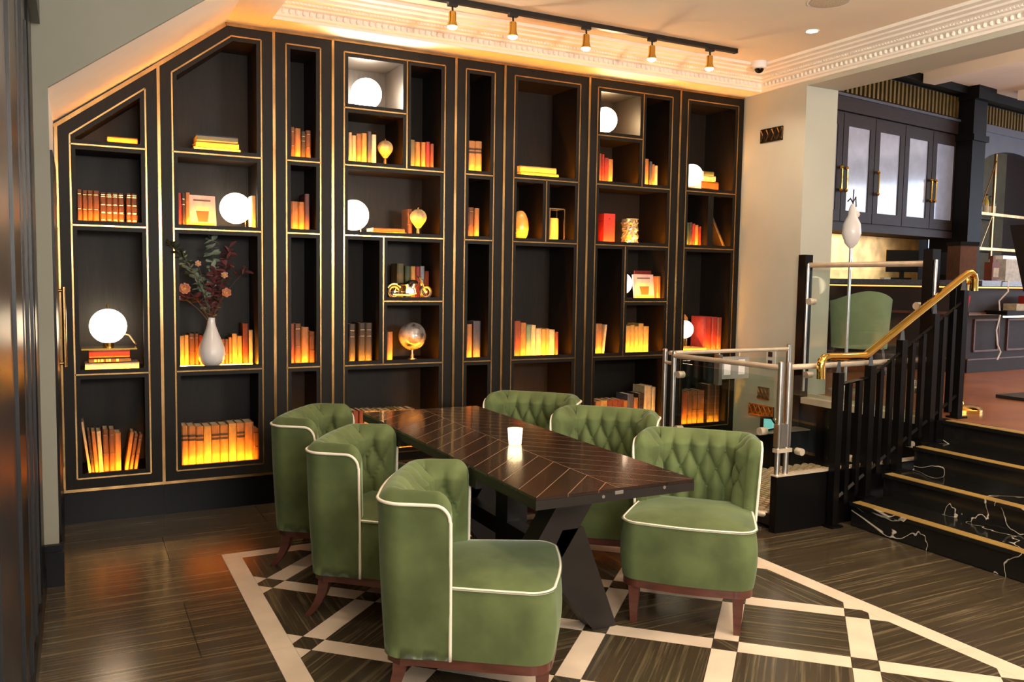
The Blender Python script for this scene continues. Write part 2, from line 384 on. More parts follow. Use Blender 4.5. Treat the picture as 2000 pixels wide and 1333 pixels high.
# ------------------------------------------------------------------ platform lift with glass screens
lift = thing('platform_lift', 'low platform lift behind glass screens with steel rails and black plinth', 'lift', (0, 0, 0))
MB().box(3.70, 5.035, 3.69, 3.74, 0, .345).build('front_wall', m_black, lift)
MB().box(3.695, 5.035, 3.685, 3.745, .345, .352).build('wall_cap', m_steelw, lift)
MB().box(3.74, 5.03, 4.70, 4.82, 0, .368).build('rear_wall', m_black, lift)
MB().box(3.73, 5.03, 4.69, 4.83, .368, .376).build('wall_cap', mat('grey_stone_cap', (120, 112, 100), .3), lift)
MB().box(3.72, 5.03, 3.76, 4.68, .03, .10).build('platform', m_blacks, lift)
m_stud = mat('beige_rubber_studs', (214, 186, 152), .7, var=.1)
b = MB(); i = 0; x = 3.74
while x < 5.0:
    yy = 3.78+(.028 if i % 2 else 0)
    while yy < 4.66:
        b.box(x, x+.026, yy, yy+.040, .10, .116); yy += .056
    x += .042; i += 1
tag(b.build('studded_mat', m_stud, lift), 'beige studded anti-slip mat', kind='stuff')
MB().tube([(3.715, 4.66, .09), (3.70, 4.62, .09), (3.70, 3.86, .09), (3.71, 3.82, .09), (3.74, 3.80, .09)], .02, 10).build('bumper_bar', m_steelw, lift, True)
MB().prism([(3.45, 4.2), (3.70, 3.80), (3.70, 4.64)], .001, .012, 'z').build('ramp_flap', m_streak[0], lift)
def vpost(x, y, z0, z1, r=.017, name='post'): return MB().cyl((x, y, z0), (x, y, z1), r, n=14).ball((x, y, z1), r, 10, (1, 1, .5)).build(name, m_chrome, lift, True)
vpost(3.722, 3.715, .352, 1.03); vpost(3.79, 3.715, .352, 1.025); vpost(3.70, 4.70, .1, 1.012); vpost(3.70, 4.80, .1, 1.02); vpost(4.83, 4.75, .376, 1.03)
MB().cyl((3.70, 4.70, .985), (3.722, 3.715, 1.0), .017, n=12).build('gate_rail', m_steelw, lift, True)
MB().cyl((3.70, 4.75, 1.0), (4.83, 4.75, 1.0), .015, n=12).build('rear_rail', m_steelw, lift, True)
MB().cyl((3.80, 3.715, 1.0), (5.03, 3.715, 1.01), .017, n=12).build('front_rail', m_steelw, lift, True)
MB().box(3.70, 3.708, 3.75, 4.67, .2, .94).build('gate_pane', m_glass, lift)
MB().box(3.83, 4.98, 3.711, 3.719, .37, .95).build('front_pane', m_glass, lift)
MB().box(3.75, 4.80, 4.746, 4.754, .40, .94).build('rear_pane', m_glass, lift)
MB().box(3.704, 3.81, 3.70, 3.735, .52, .66).build('gate_lock', m_chrome, lift)
MB().box(3.70, 3.82, 3.695, 3.735, .488, .512).build('lock_latch', m_steelw, lift)
for p in ((3.68, 3.83, .60), (3.68, 4.63, .86), (3.68, 4.63, .48)):
    MB().cyl((p[0], p[1], p[2]), (p[0]+.05, p[1], p[2]), .024, n=14).build('glass_clamp', m_steelw, lift, True)
for x, z in ((3.90, .48), (4.35, .40), (4.9, .86), (4.9, .45)):
    MB().cyl((x, 3.69, z), (x, 3.735, z), .022, n=14).build('glass_clamp', m_steelw, lift, True)
MB().cyl((3.70, 4.70, .93), (3.70, 4.80, .93), .012, n=8).build('gate_stop', m_steelw, lift, True)
# control box hanging on the rear rail
cb = thing('lift_control_box', 'grey control box with two white notices hung on the rear steel rail', 'control box', (4.1, 4.70, .78))
MB().box(.02, .29, 0, .035, .02, .18).build('housing', mat('grey_plastic', (150, 145, 138), .5), cb)
MB().box(0, .03, -.01, .045, -.02, .2).build('side_bar', m_chrome, cb)
MB().box(.055, .115, -.002, 0, .05, .16).build('notice', m_white, cb)
MB().box(.19, .25, -.002, 0, .05, .16).build('notice', m_white, cb)
MB().cyl((.05, .05, .16), (.05, .05, .23), .006).cyl((.24, .05, .16), (.24, .05, .23), .006).build('hanger', m_steelw, cb)
# wall items on the pier
sw = thing('wall_switch', 'white double wall switch plate on the grey pier behind the lift', 'switch', (XR, 5.13, .80))
MB().box(-.012, 0, -.05, .05, 0, .17).build('plate', m_white, sw)
for z in (.03, .10): MB().box(-.02, -.012, -.02, .02, z, z+.04).build('rocker', m_blacks, sw)
def grille(y0, y1, z0, z1, label):
    g = thing('vent_grille', label, 'vent', (XR, y0, z0))
    w, h = y1-y0, z1-z0
    MB().box(-.008, 0, 0, w, 0, h).build('backing', m_blacks, g)
    fr = MB(); fr.box(-.014, 0, 0, w, 0, .008).box(-.014, 0, 0, w, h-.008, h).box(-.014, 0, 0, .008, 0, h).box(-.014, 0, w-.008, w, 0, h); fr.build('frame', m_brass, g)
    k = max(3, int(w/.05))
    for i in range(k):
        c = w*(i+.5)/k
        MB().tube([(-.012, c-.025, .01), (-.012, c, h/2), (-.012, c-.025, h-.01)], .006, 5).build('scroll_bar', m_brass, g)
        MB().tube([(-.012, c+.025, .01), (-.012, c, h/2), (-.012, c+.025, h-.01)], .006, 5).build('scroll_bar', m_brass, g)
grille(5.10, 5.34, 2.64, 2.75, 'ornate bronze vent grille high on the grey pier')
grille(5.08, 5.36, .40, .49, 'long bronze vent grille low on the grey pier')
grille(5.14, 5.26, .54, .64, 'small square bronze vent grille above the low one')
sc = thing('call_screen', 'small black handset with a teal screen on the lift ledge', 'handset', (4.66, 4.76, .376))
MB().prism([(-.07, .03), (-.05, 0), (.07, .01), (.075, .05), (.02, .11), (-.07, .12)], -.01, .012, 'y').build('body', m_blacks, sc)
MB().prism([(-.055, .035), (-.04, .015), (.055, .022), (.055, .045), (.015, .092), (-.055, .1)], -.013, -.01, 'y').build('screen', glow('teal_screen', (120, 190, 190), .6), sc)
MB().ball((.085, 0, .085), .008, 8).build('indicator_light', glow('yellow_indicator', (240, 220, 80), 4), sc)
# glass screen along the edge of the bar floor
gs = thing('glass_screen', 'upright glass screen with black posts on the bar floor edge', 'screen', (5.06, 0, .612))
for yy, zt in ((4.84, 1.11), (3.745, 1.13)):
    MB().box(-.04, .04, yy-.04, yy+.03, -.30 if yy > 4 else -.05, zt).build('post', m_black, gs)
    MB().cyl((-.02, yy-.05, .05), (-.02, yy-.05, zt-.07), .012).build('steel_strip', m_chrome, gs, True)
MB().cyl((0, 4.80, 1.03), (0, 3.775, 1.035), .02, n=14).build('top_rail', m_steelw, gs, True)
MB().box(-.005, .005, 3.79, 4.78, .03, .99).build('pane', m_glass, gs)
for yy in (4.76, 3.82):
    for z in (.18, .75): MB().cyl((-.03, yy, z), (.03, yy, z), .026, n=14).build('glass_clamp', m_steelw, gs, True)
# ------------------------------------------------------------------ ceiling fittings
tr = thing('lighting_track', 'long black lighting track fixed under the cream ceiling', 'track', (0, 4.88, ZC))
MB().box(1.2, 4.31, -.018, .018, -.03, 0).build('track_bar', m_blacks, tr)
MB().box(4.31, 4.325, -.02, .02, -.032, 0).build('end_cap', m_blacks, tr)
places = ['leftmost', 'second from left', 'middle', 'second from right', 'rightmost']
for i, x in enumerate((2.075, 2.49, 3.035, 3.57, 4.08)):
    s = thing('spotlight', 'brass cone spotlight, %s of five on the ceiling track' % places[i], 'spotlight', (x, 4.88, ZC-.03), group='brass spotlights on the ceiling track')
    MB().box(-.03, .03, -.015, .015, -.018, 0).build('adapter', m_blacks, s)
    MB().cyl((0, 0, -.018), (0, -.004, -.05), .006).build('stem', m_blacks, s)
    MB().lathe([(.021, -.05), (.023, -.055), (.024, -.105), (.034, -.133), (.034, -.137)], n=20).build('body', m_brass2, s, True)
    MB().lathe([(.001, -.156), (.018, -.153), (.029, -.145), (.031, -.1375), (.0, -.1372)], n=20).build('lens', glow('spot_lens', (255, 232, 200), 9), s, True)
    lamp('SPOT', 'spot_beam', (x, 4.88, ZC-.20), 16 if i < 4 else 30, WARM2, .03, (x+.05, 5.6, 1.5) if i < 4 else (5.03, 5.15, 1.9), 1.5)
dm = thing('security_camera', 'small white dome security camera on the ceiling corner', 'camera', (4.72, 5.06, ZC))
MB().lathe([(.055, 0), (.058, -.01), (.052, -.05), (.04, -.055)], n=24).build('housing', m_white, dm, True)
MB().ball((0, 0, -.052), .036, 16).build('dome', m_black, dm, True)
dl = thing('downlight', 'small round recessed downlight glowing in the cream ceiling', 'downlight', (4.45, 4.28, ZC))
MB().lathe([(.038, -.001), (.05, -.004), (.05, 0), (.038, 0)], n=24).build('ring', m_white, dl, True)
MB().lathe([(0.001, -.003), (.037, -.003), (.037, 0), (.001, 0)], n=24).build('lens', glow('downlight_lens', (255, 225, 185), 7), dl)
spk = thing('ceiling_speaker', 'large round flush speaker grille at top edge of ceiling', 'speaker', (4.07, 3.79, ZC))
MB().lathe([(.001, -.006), (.10, -.006), (.115, -.004), (.118, 0), (.001, 0)], n=32).build('grille', mat('speaker_mesh', (205, 188, 165), .7, scale=200, var=.3), spk, True)
MB().lathe([(.118, -.001), (.128, -.003), (.128, 0), (.118, 0)], n=32).build('rim', m_white, spk, True)
# ------------------------------------------------------------------ built-in bookcase of eight bays
IT, S0, S1, S2, S25, S3, IB, BOT = 2.970, 2.612, 2.239, 1.775, 1.334, .899, .278, .200
IN = .028; LIP = .014; FT = .02; BACK = F+.40
BAYS = [
 ('leftmost bookcase bay, cut by the slope, with globe lamp on books', -.096, .462, -.014, .389, [('1a', -.014, .389, S1, None), ('1b', -.014, .389, S2, S1), ('1c', -.014, .389, S3, S2), ('1d', -.014, .389, IB, S3)]),
 ('wide bookcase bay with angled top holding the flower vase', .462, 1.141, .538, 1.063, [('2a', .538, 1.063, S1, None), ('2b', .538, 1.063, S2, S1), ('2c', .538, 1.063, S3, S2), ('2d', .538, 1.063, IB, S3)]),
 ('narrow bookcase bay just right of the flower vase', 1.141, 1.520, 1.218, 1.439, [('3a', 1.218, 1.439, S1, IT), ('3b', 1.218, 1.439, S2, S1), ('3c', 1.218, 1.439, S3, S2), ('3d', 1.218, 1.439, IB, S3)]),
 ('wide bookcase bay holding the chrome motorcycle and the globe', 1.520, 2.394, 1.596, 2.313, [('4a', 1.596, 2.034, S0, IT), ('4c', 2.034, 2.313, S1, IT), ('4b', 1.596, 2.034, S1, S0), ('4d', 1.596, 2.313, S2, S1), ('4e', 1.596, 1.871, S3, S2), ('4f', 1.871, 2.313, S25, S2), ('4g', 1.871, 2.313, S3, S25), ('4h', 1.596, 2.313, IB, S3)]),
 ('narrow bookcase bay in the middle, right of the chrome globe', 2.394, 2.778, 2.472, 2.698, [('5a', 2.472, 2.698, S1, IT), ('5b', 2.472, 2.698, S2, S1), ('5c', 2.472, 2.698, S3, S2), ('5d', 2.472, 2.698, IB, S3)]),
 ('bookcase bay holding the amber egg and wire lantern', 2.778, 3.497, 2.859, 3.416, [('6a', 2.859, 3.416, S1, IT), ('6b', 2.859, 3.137, S2, S1), ('6c', 3.137, 3.416, S2, S1), ('6d', 2.859, 3.416, S3, S2), ('6e', 2.859, 3.416, IB, S3)]),
 ('wide bookcase bay holding the red box and cut-glass vase', 3.497, 4.362, 3.574, 4.284, [('7a', 3.574, 4.002, S0, IT), ('7c', 4.002, 4.284, S1, IT), ('7b', 3.574, 4.002, S1, S0), ('7d', 3.574, 4.284, S2, S1), ('7e', 3.574, 3.860, S3, S2), ('7f', 3.860, 4.284, S25, S2), ('7g', 3.860, 4.284, S3, S25), ('7h', 3.574, 4.284, IB, S3)]),
 ('rightmost bookcase bay against the grey pier', 4.362, XR-.002, 4.440, 4.971, [('8a', 4.440, 4.971, S1, IT), ('8b', 4.440, 4.709, S2, S1), ('8c', 4.709, 4.971, S2, S1), ('8d', 4.440, 4.971, S3, S2), ('8e', 4.440, 4.971, IB, S3)]),
]
SL = .756
def so(x): return 2.340+.743*(x+.096)          # outer slope
def sg(x): return 2.292+SL*(x+.013)            # gold slope
def si(x): return 2.257+SL*(x+.013)            # opening slope
FLOORZ = {}; OPEN = {}
def gbar(b, p, q, w, proud):
    p = Vector(p); q = Vector(q); d = (q-p).normalized(); n = Vector((-d.y, d.x))*w/2
    b.prism([tuple(p+n), tuple(p-n), tuple(q-n), tuple(q+n)], F-proud, F+.002, 'y')
for bi, (label, x0, x1, xl, xr, niches) in enumerate(BAYS):
    bay = thing('bookcase_bay', label, 'bookcase', (0, 0, 0), group='built-in bookcase bays')
    if bi == 0: outer = [(x0, BOT), (x1, BOT), (x1, so(x1)), (x0, so(x0))]
    elif bi == 1: outer = [(x0, BOT), (x1, BOT), (x1, ZT), (.853, ZT), (x0, so(x0))]
    else: outer = [(x0, BOT), (x1, BOT), (x1, ZT), (x0, ZT)]
    holes = []
    for key, a, c, z0, z1 in niches:
        A, C, B = a+IN, c-IN, z0+IN
        if key == '1a': h = [(A, B), (C, B), (C, si(C)), (A, si(A))]
        elif key == '2a': h = [(A, B), (C, B), (C, IT-IN), (.893, IT-IN), (A, si(A))]
        else: h = [(A, B), (C, B), (C, z1-IN), (A, z1-IN)]
        holes.append(h); OPEN[key] = (A, C, B, (z1 or IT)-IN); FLOORZ[key] = B-LIP
    holed(outer, holes, F, F+FT).build('face_frame', m_case, bay)
    zt = ZT if bi > 1 else None
    MB().box(x0, x1, BACK, BACK+.02, BOT, ZT if bi > 0 else so(x1)).build('back_panel', m_case_in, bay)
    g = .0005
    zl = ZT-.002 if bi > 1 else so(x0)-.01; zr = ZT-.002 if bi > 0 else so(x1)-.01
    MB().box(x0+g, xl+.012, F+FT, BACK, BOT, zl).build('side_panel', m_case_in, bay)
    MB().box(xr-.012, x1-g, F+FT, BACK, BOT, zr).build('side_panel', m_case_in, bay)
    if bi == 0: MB().prism([(x0+.09, so(x0+.09)-.005), (x1-.07, so(x1-.07)-.005), (x1-.07, si(x1-.07)+.02), (x0+.09, si(x0+.09)+.02)], F+FT, BACK, 'y').build('sloped_top', m_case_in, bay)
    elif bi == 1:
        MB().prism([(x0+.07, so(x0+.07)-.005), (.853, ZT-.003), (.88, IT-.01), (x0+.07, si(x0+.07)+.02)], F+FT, BACK, 'y').build('sloped_top', m_case_in, bay)
        MB().box(.86, x1-.07, F+FT, BACK, IT-.01, ZT-.003).build('top_panel', m_case_in, bay)
    else: MB().box(xl+.012, xr-.012, F+FT, BACK, IT-.012, ZT-.003).build('top_panel', m_case_in, bay)
    for key, a, c, z0, z1 in niches:
        la = xl+.012 if a == xl else a+.02; rc = xr-.012 if c == xr else c-.02
        zf = FLOORZ[key]
        MB().box(la, rc, F+FT, BACK, zf-.03, zf).build('shelf', m_case_in, bay)
        if a != xl: MB().box(a-.02, a+.02, F+FT, BACK, zf-.03, (z1 or IT)-.014).build('divider', m_case_in, bay)
        if key not in ('4a', '7a'):
            ly = .18 if key == '2c' else FT+.0005
            MB().box(a+IN+.004, c-IN-.004, F+ly, F+ly+.006, zf, zf+.002).build('led_strip', m_led, bay)
    # brass inlay lines
    b = MB(); w = .0088
    def vl(x, za, zb): gbar(b, (x, za), (x, zb), w, .004)
    def hl(xa, xb, z): gbar(b, (xa, z), (xb, z), w, .004)
    inl = []
    if bi == 0: vl(xl, IB, sg(xl)); vl(xr, IB, sg(xr)); gbar(b, (xl, sg(xl)), (xr, sg(xr)), w, .004)
    elif bi == 1: vl(xl, IB, sg(xl)); vl(xr, IB, IT); gbar(b, (xl, sg(xl)), (.884, IT), w, .004); hl(.884, xr, IT)
    else: vl(xl, IB, IT); vl(xr, IB, IT); hl(xl, xr, IT)
    for o2 in (b,): o2.build('inlay_frame', m_brass, bay)
    for key, a, c, z0, z1 in niches:
        b = MB(); hl(a, c, z0); b.build('inlay_line', m_brass, bay)
        if a != xl and key not in ('8c',): b = MB(); vl(a, z0, z1); b.build('inlay_line', m_brass, bay)
    b = MB(); gbar(b, (x0, BOT+.009), (x1, BOT+.009), .017, .006)
    b.build('base_trim', m_brass, bay)
    b = MB()
    if bi == 0: gbar(b, (x0, so(x0)-.012), (x1, so(x1)-.012), .022, .006)
    elif bi == 1: gbar(b, (x0, so(x0)-.012), (.853, ZT-.012), .022, .006); gbar(b, (.853, ZT-.011), (x1, ZT-.011), .02, .006)
    else: gbar(b, (x0, ZT-.009), (x1, ZT-.009), .016, .006)
    b.build('crown_trim', m_brass, bay)
    b = MB(); gbar(b, (x0+(.012 if bi == 0 else 0), BOT), (x0+(.012 if bi == 0 else 0), so(x0) if bi < 2 else ZT), .017, .007)
    b.build('stile_trim', m_brass, bay)
    MB().box(x0+g, x1-g, F+.035, F+.06, 0, BOT).build('plinth', m_black, bay)
# ------------------------------------------------------------------ books
BC = {'brown': (112, 66, 34), 'gilt': (96, 52, 26), 'cream': (224, 204, 166), 'mottled': (62, 40, 25), 'tan': (180, 122, 68), 'red': (156, 36, 26), 'dark': (56, 46, 40), 'straw': (208, 166, 94), 'russet': (138, 64, 35), 'banded': (192, 134, 74), 'plum': (100, 62, 66), 'slate': (88, 88, 100), 'olive': (108, 102, 64), 'green': (46, 74, 50), 'sky': (152, 172, 198), 'white': (236, 230, 218), 'teal': (112, 152, 132), 'blue': (60, 84, 122), 'yellow': (216, 176, 70)}
BM = {k: mat('book_cover_'+k, tuple(x*.80 for x in v), .55, var=.18, scale=22, bump=.05) for k, v in BC.items()}
m_page = mat('book_pages', (226, 206, 168), .85, var=.12, scale=90, stretch=(8, 1, .2))
WORD = {'brown': 'brown leather', 'gilt': 'gilt ornamented brown', 'cream': 'cream cloth', 'mottled': 'dark ribbed leather', 'tan': 'tan cloth', 'red': 'red cloth', 'dark': 'dark', 'straw': 'straw coloured', 'russet': 'russet', 'banded': 'dark banded tan', 'plum': 'plum', 'slate': 'slate grey', 'olive': 'olive', 'green': 'dark green', 'sky': 'pale blue', 'white': 'white', 'teal': 'pale teal', 'blue': 'blue', 'yellow': 'yellow'}
PLACE = {'1b': 'second shelf of leftmost bay', '1d': 'bottom shelf of leftmost bay', '2b': 'shelf above the flower vase', '2c': 'shelf behind the white vase', '2d': 'bottom shelf below the vase',
 '3a': 'top shelf, narrow bay beside vase', '3b': 'second shelf, narrow bay beside vase', '3c': 'third shelf, narrow bay beside vase', '4b': 'shelf under the brightest lamp', '4c': 'tall niche beside brightest lamp', '4d': 'shelf with the balloon', '4e': 'niche left of the chrome globe', '4f': 'shelf behind the motorcycle', '4g': 'shelf with the chrome globe', '4h': 'bottom shelf behind the table',
 '5a': 'top shelf of middle narrow bay', '5b': 'second shelf of middle narrow bay', '5c': 'third shelf of middle narrow bay', '6d': 'shelf below egg and lantern', '7b': 'shelf above the red box', '7c': 'tall niche above glass vase', '7e': 'narrow niche below red box', '7f': 'shelf with half hidden lamp', '7g': 'shelf under the display book', '7h': 'bottom shelf behind green chairs', '8b': 'second shelf of rightmost bay', '8d': 'third shelf of rightmost bay', '8e': 'bottom shelf of rightmost bay'}
def book_mesh(w, h, d, c, bands):
    t = min(.003, w*.2)
    cov = MB().prism([(0, d), (0, .006), (w*.2, 0), (w*.8, 0), (w, .006), (w, d), (w-t, d), (w-t, .011), (t, .011), (t, d)], 0, h, 'z')
    o = tag(cov.build('book', BM[c]))
    MB().box(t, w-t, .0115, d-.005, .004, h-.005).build('pages', m_page, o)
    if bands:
        b = MB()
        zs = {'gilt': (.06, .12, .34, .36, .6, .86, .92), 'banded': (.62, .72), 'mottled': (.15, .32, .5, .68, .85), 'brown': (.42, .86), 'dark': (.66, .82)}[c]
        th = {'gilt': .005, 'banded': .014, 'mottled': .006, 'brown': .003, 'dark': .003}[c]
        for z in zs: b.prism([(-.0004, .0062), (w*.19, -.001), (w*.81, -.001), (w+.0004, .0062), (w*.8, .004), (w*.2, .004)], z*h, z*h+th, 'z')
        bb = b.build('spine_bands', BM['dark'] if c == 'banded' else (BM['brown'] if c == 'mottled' else m_brass), o); bb['kind'] = 'stuff'
    return o
BOOKS = {
    '1b': [(0.017, 0.043, 1.986, 'brown', 0), (0.045, 0.071, 1.982, 'brown', 0), (0.072, 0.1, 1.983, 'brown', 0), (0.102, 0.134, 1.983, 'brown', 0), (0.139, 0.171, 1.975, 'gilt', 0), (0.173, 0.204, 1.974, 'gilt', 0), (0.205, 0.236, 1.976, 'gilt', 0), (0.238, 0.268, 1.975, 'gilt', 0), (0.281, 0.308, 1.977, 'gilt', 0), (0.309, 0.342, 1.977, 'gilt', 0)],
    '1d': [(0.048, 0.063, 0.609, 'cream', -7), (0.065, 0.081, 0.551, 'mottled', -5), (0.082, 0.104, 0.547, 'tan', -4), (0.106, 0.129, 0.545, 'cream', -3), (0.131, 0.161, 0.554, 'brown', -1), (0.162, 0.193, 0.552, 'brown', 0), (0.193, 0.226, 0.528, 'tan', 0), (0.244, 0.265, 0.529, 'tan', 9), (0.27, 0.29, 0.515, 'brown', 9), (0.296, 0.316, 0.509, 'brown', 9)],
    '2b': [(0.57, 0.592, 1.997, 'red', 0), (0.593, 0.613, 1.997, 'dark', 0), (0.614, 0.639, 2.003, 'tan', 0), (1.012, 1.04, 2.006, 'cream', 0)],
    '2c': [(0.581, 0.611, 1.103, 'straw', 0), (0.612, 0.639, 1.108, 'straw', 0), (0.643, 0.676, 1.116, 'brown', 0), (0.677, 0.701, 1.116, 'brown', 0), (0.703, 0.725, 1.106, 'red', 0), (0.731, 0.758, 1.1, 'tan', 0), (0.764, 0.797, 1.105, 'tan', 0), (0.803, 0.83, 1.099, 'brown', 0), (0.84, 0.863, 1.078, 'brown', 0), (0.864, 0.885, 1.077, 'brown', 0), (0.887, 0.907, 1.088, 'tan', 0), (0.909, 0.942, 1.112, 'straw', 0), (0.943, 0.973, 1.096, 'straw', 0), (0.977, 1.015, 1.179, 'russet', 0), (1.016, 1.043, 1.134, 'cream', 0)],
    '2d': [(0.574, 0.61, 0.545, 'banded', 0), (0.612, 0.657, 0.542, 'banded', 0), (0.659, 0.704, 0.536, 'banded', 0), (0.706, 0.751, 0.536, 'straw', 0), (0.754, 0.803, 0.537, 'banded', 0), (0.806, 0.854, 0.537, 'banded', 0), (0.859, 0.906, 0.542, 'straw', 0), (0.909, 0.957, 0.542, 'banded', 0), (0.959, 1.014, 0.544, 'tan', 0), (1.017, 1.048, 0.5, 'brown', 0)],
    '3a': [(1.261, 1.286, 2.462, 'brown', 0), (1.288, 1.325, 2.457, 'tan', 0), (1.328, 1.358, 2.44, 'dark', 0), (1.36, 1.393, 2.45, 'brown', 0)],
    '3b': [(1.261, 1.308, 1.984, 'tan', 0), (1.311, 1.348, 1.983, 'tan', 0), (1.351, 1.383, 2.038, 'plum', 0)],
    '3c': [(1.254, 1.279, 1.184, 'russet', 0), (1.282, 1.324, 1.184, 'brown', 0), (1.328, 1.375, 1.159, 'tan', 0), (1.381, 1.417, 1.13, 'brown', 0)],
    '4b': [(1.646, 1.668, 2.463, 'cream', 0), (1.669, 1.697, 2.445, 'cream', 0), (1.699, 1.734, 2.46, 'tan', 0), (1.736, 1.772, 2.466, 'straw', 0), (1.778, 1.804, 2.481, 'slate', 0), (1.807, 1.838, 2.463, 'white', 0)],
    '4c': [(2.082, 2.118, 2.453, 'olive', 0), (2.121, 2.157, 2.441, 'tan', 0), (2.165, 2.197, 2.442, 'tan', 0), (2.198, 2.23, 2.448, 'red', 0), (2.234, 2.259, 2.438, 'russet', 0)],
    '4d': [(2.098, 2.132, 1.982, 'brown', 0)],
    '4e': [(1.65, 1.695, 1.177, 'dark', 0), (1.72, 1.766, 1.183, 'dark', 0), (1.768, 1.815, 1.182, 'dark', 0)],
    '4f': [(2.042, 2.093, 1.597, 'olive', 0), (2.102, 2.145, 1.579, 'green', 0), (2.146, 2.181, 1.579, 'straw', 0), (2.183, 2.217, 1.577, 'red', 0), (2.219, 2.251, 1.581, 'sky', 0), (2.254, 2.286, 1.547, 'russet', 0)],
    '4g': [(1.923, 1.962, 1.118, 'tan', 0)],
    '4h': [(1.645, 1.673, 0.569, 'red', 0), (1.676, 1.717, 0.576, 'russet', 0), (1.721, 1.752, 0.577, 'russet', 0), (1.756, 1.791, 0.572, 'straw', 0), (1.794, 1.836, 0.572, 'straw', 0), (1.839, 1.875, 0.567, 'straw', 0), (1.882, 1.927, 0.567, 'straw', 0), (1.931, 1.97, 0.564, 'straw', 0), (1.9708, 1.991, 0.569, 'straw', 0), (1.9918, 2.01, 0.562, 'straw', 0), (2.0108, 2.037, 0.569, 'straw', 0), (2.041, 2.084, 0.566, 'tan', 0), (2.088, 2.131, 0.567, 'tan', 0)],
    '5a': [(2.526, 2.581, 2.485, 'banded', 0), (2.584, 2.632, 2.487, 'banded', 0)],
    '5b': [(2.531, 2.576, 2.011, 'brown', 0), (2.582, 2.619, 2.007, 'tan', 0)],
    '5c': [(2.532, 2.572, 1.164, 'tan', 0), (2.584, 2.64, 1.187, 'slate', 0)],
    '6d': [(2.92, 2.972, 1.184, 'russet', 0), (2.975, 3.021, 1.17, 'tan', 0), (3.024, 3.065, 1.152, 'teal', 0), (3.067, 3.104, 1.152, 'cream', 0), (3.108, 3.153, 1.125, 'cream', 0), (3.155, 3.193, 1.12, 'straw', 0), (3.195, 3.22, 1.123, 'straw', 0), (3.223, 3.272, 1.115, 'cream', 0), (3.276, 3.304, 1.097, 'russet', 0)],
    '7b': [(3.634, 3.663, 2.482, 'russet', 0), (3.665, 3.689, 2.479, 'red', 0), (3.692, 3.728, 2.454, 'red', 0), (3.73, 3.769, 2.446, 'tan', 0)],
    '7c': [(4.071, 4.113, 2.476, 'tan', 0), (4.124, 4.149, 2.458, 'slate', 0), (4.152, 4.172, 2.439, 'tan', 0), (4.175, 4.204, 2.43, 'cream', 0)],
    '7e': [(3.648, 3.703, 1.156, 'tan', 0), (3.709, 3.729, 1.148, 'cream', 6)],
    '7f': [(4.273, 4.31, 1.539, 'tan', 0)],
    '7g': [(3.927, 3.977, 1.135, 'straw', 0), (3.979, 4.017, 1.141, 'straw', 0), (4.02, 4.057, 1.13, 'straw', 0), (4.059, 4.106, 1.153, 'straw', 0), (4.11, 4.16, 1.129, 'straw', 0)],
    '7h': [(3.662, 3.71, 0.535, 'tan', 0), (3.712, 3.771, 0.539, 'straw', 0), (3.775, 3.821, 0.54, 'russet', 0), (3.823, 3.873, 0.541, 'russet', 0), (3.875, 3.93, 0.538, 'russet', 0), (3.933, 3.966, 0.528, 'tan', 0), (3.968, 4.027, 0.577, 'slate', 0), (4.033, 4.072, 0.545, 'tan', 0), (4.078, 4.13, 0.579, 'dark', 0), (4.135, 4.209, 0.639, 'cream', 0), (4.212, 4.246, 0.625, 'cream', 0)],
    '8b': [(4.515, 4.544, 1.988, 'green', 0), (4.547, 4.576, 1.991, 'dark', 0), (4.58, 4.606, 1.981, 'red', 0), (4.609, 4.64, 1.971, 'tan', 0), (4.648, 4.669, 1.961, 'red', 0)],
    '8d': [(4.731, 4.815, 1.205, 'red', 0), (4.819, 4.876, 1.201, 'red', 0), (4.879, 4.927, 1.196, 'russet', 0)],
    '8e': [(4.524, 4.58, 0.572, 'russet', 0), (4.585, 4.633, 0.573, 'brown', 0), (4.637, 4.689, 0.575, 'brown', 0), (4.695, 4.762, 0.575, 'brown', 0), (4.801, 4.873, 0.62, 'mottled', 0), (4.878, 4.932, 0.614, 'mottled', 0)],
}

for key, rows in BOOKS.items():
    A, C, B, T = OPEN[key]; zf = FLOORZ[key]; n = len(rows)
    off = {'2c': .22, '4f': .2, '4d': .14}.get(key, .062)
    for i, (a, c, zt, col, tilt) in enumerate(rows):
        w = max(c-a, .012); h = zt-zf
        if a+w > C+.012: a = C+.010-w
        if tilt == 0: a = max(a, A-.012)
        h = min(h, T-zf-.02)
        d = min(.17, max(.11, h*.68))
        if key in ('2c', '4f'): d = .13
        if key == '2b': d = .115
        o = book_mesh(w, h, d, col, col in ('gilt', 'banded', 'mottled', 'brown', 'dark'))
        th = math.radians(tilt)
        z = zf+.0005 + (w*math.sin(th) if tilt > 0 else 0)
        if tilt < 0: a, z = a + h*math.sin(-th)*.0, zf+.0005
        o.location = (a, F+off, z); o.rotation_euler = (0, th, 0)
        pos = 'only upright one' if n == 1 else ('leftmost' if i == 0 else ('rightmost' if i == n-1 else ORD[i]+' from left'))
        if n == 1: pos = 'upright'
        tag(o, '%s book, %s on %s' % (WORD[col], pos, PLACE[key]), 'book', 'books on the lit bookcase shelves')
def flat(x0, x1, z0, th, col, label, y=.06, d=.2, rz=0., zrot=0.):
    o = book_mesh(th, x1-x0, d, col, False); o.location = (x0, F+y, z0+th); o.rotation_euler = (0, PI/2, 0)
    return tag(o, label, 'book', 'books lying flat on the bookcase shelves')
z = FLOORZ['1a']+.0005
flat(.165, .352, z, .022, 'straw', 'straw coloured book lying lowest of two under the leftmost slope', .07); flat(.185, .348, z+.0225, .034, 'tan', 'thick tan book lying on top in the leftmost sloped niche', .07)
z = FLOORZ['2a']+.0005
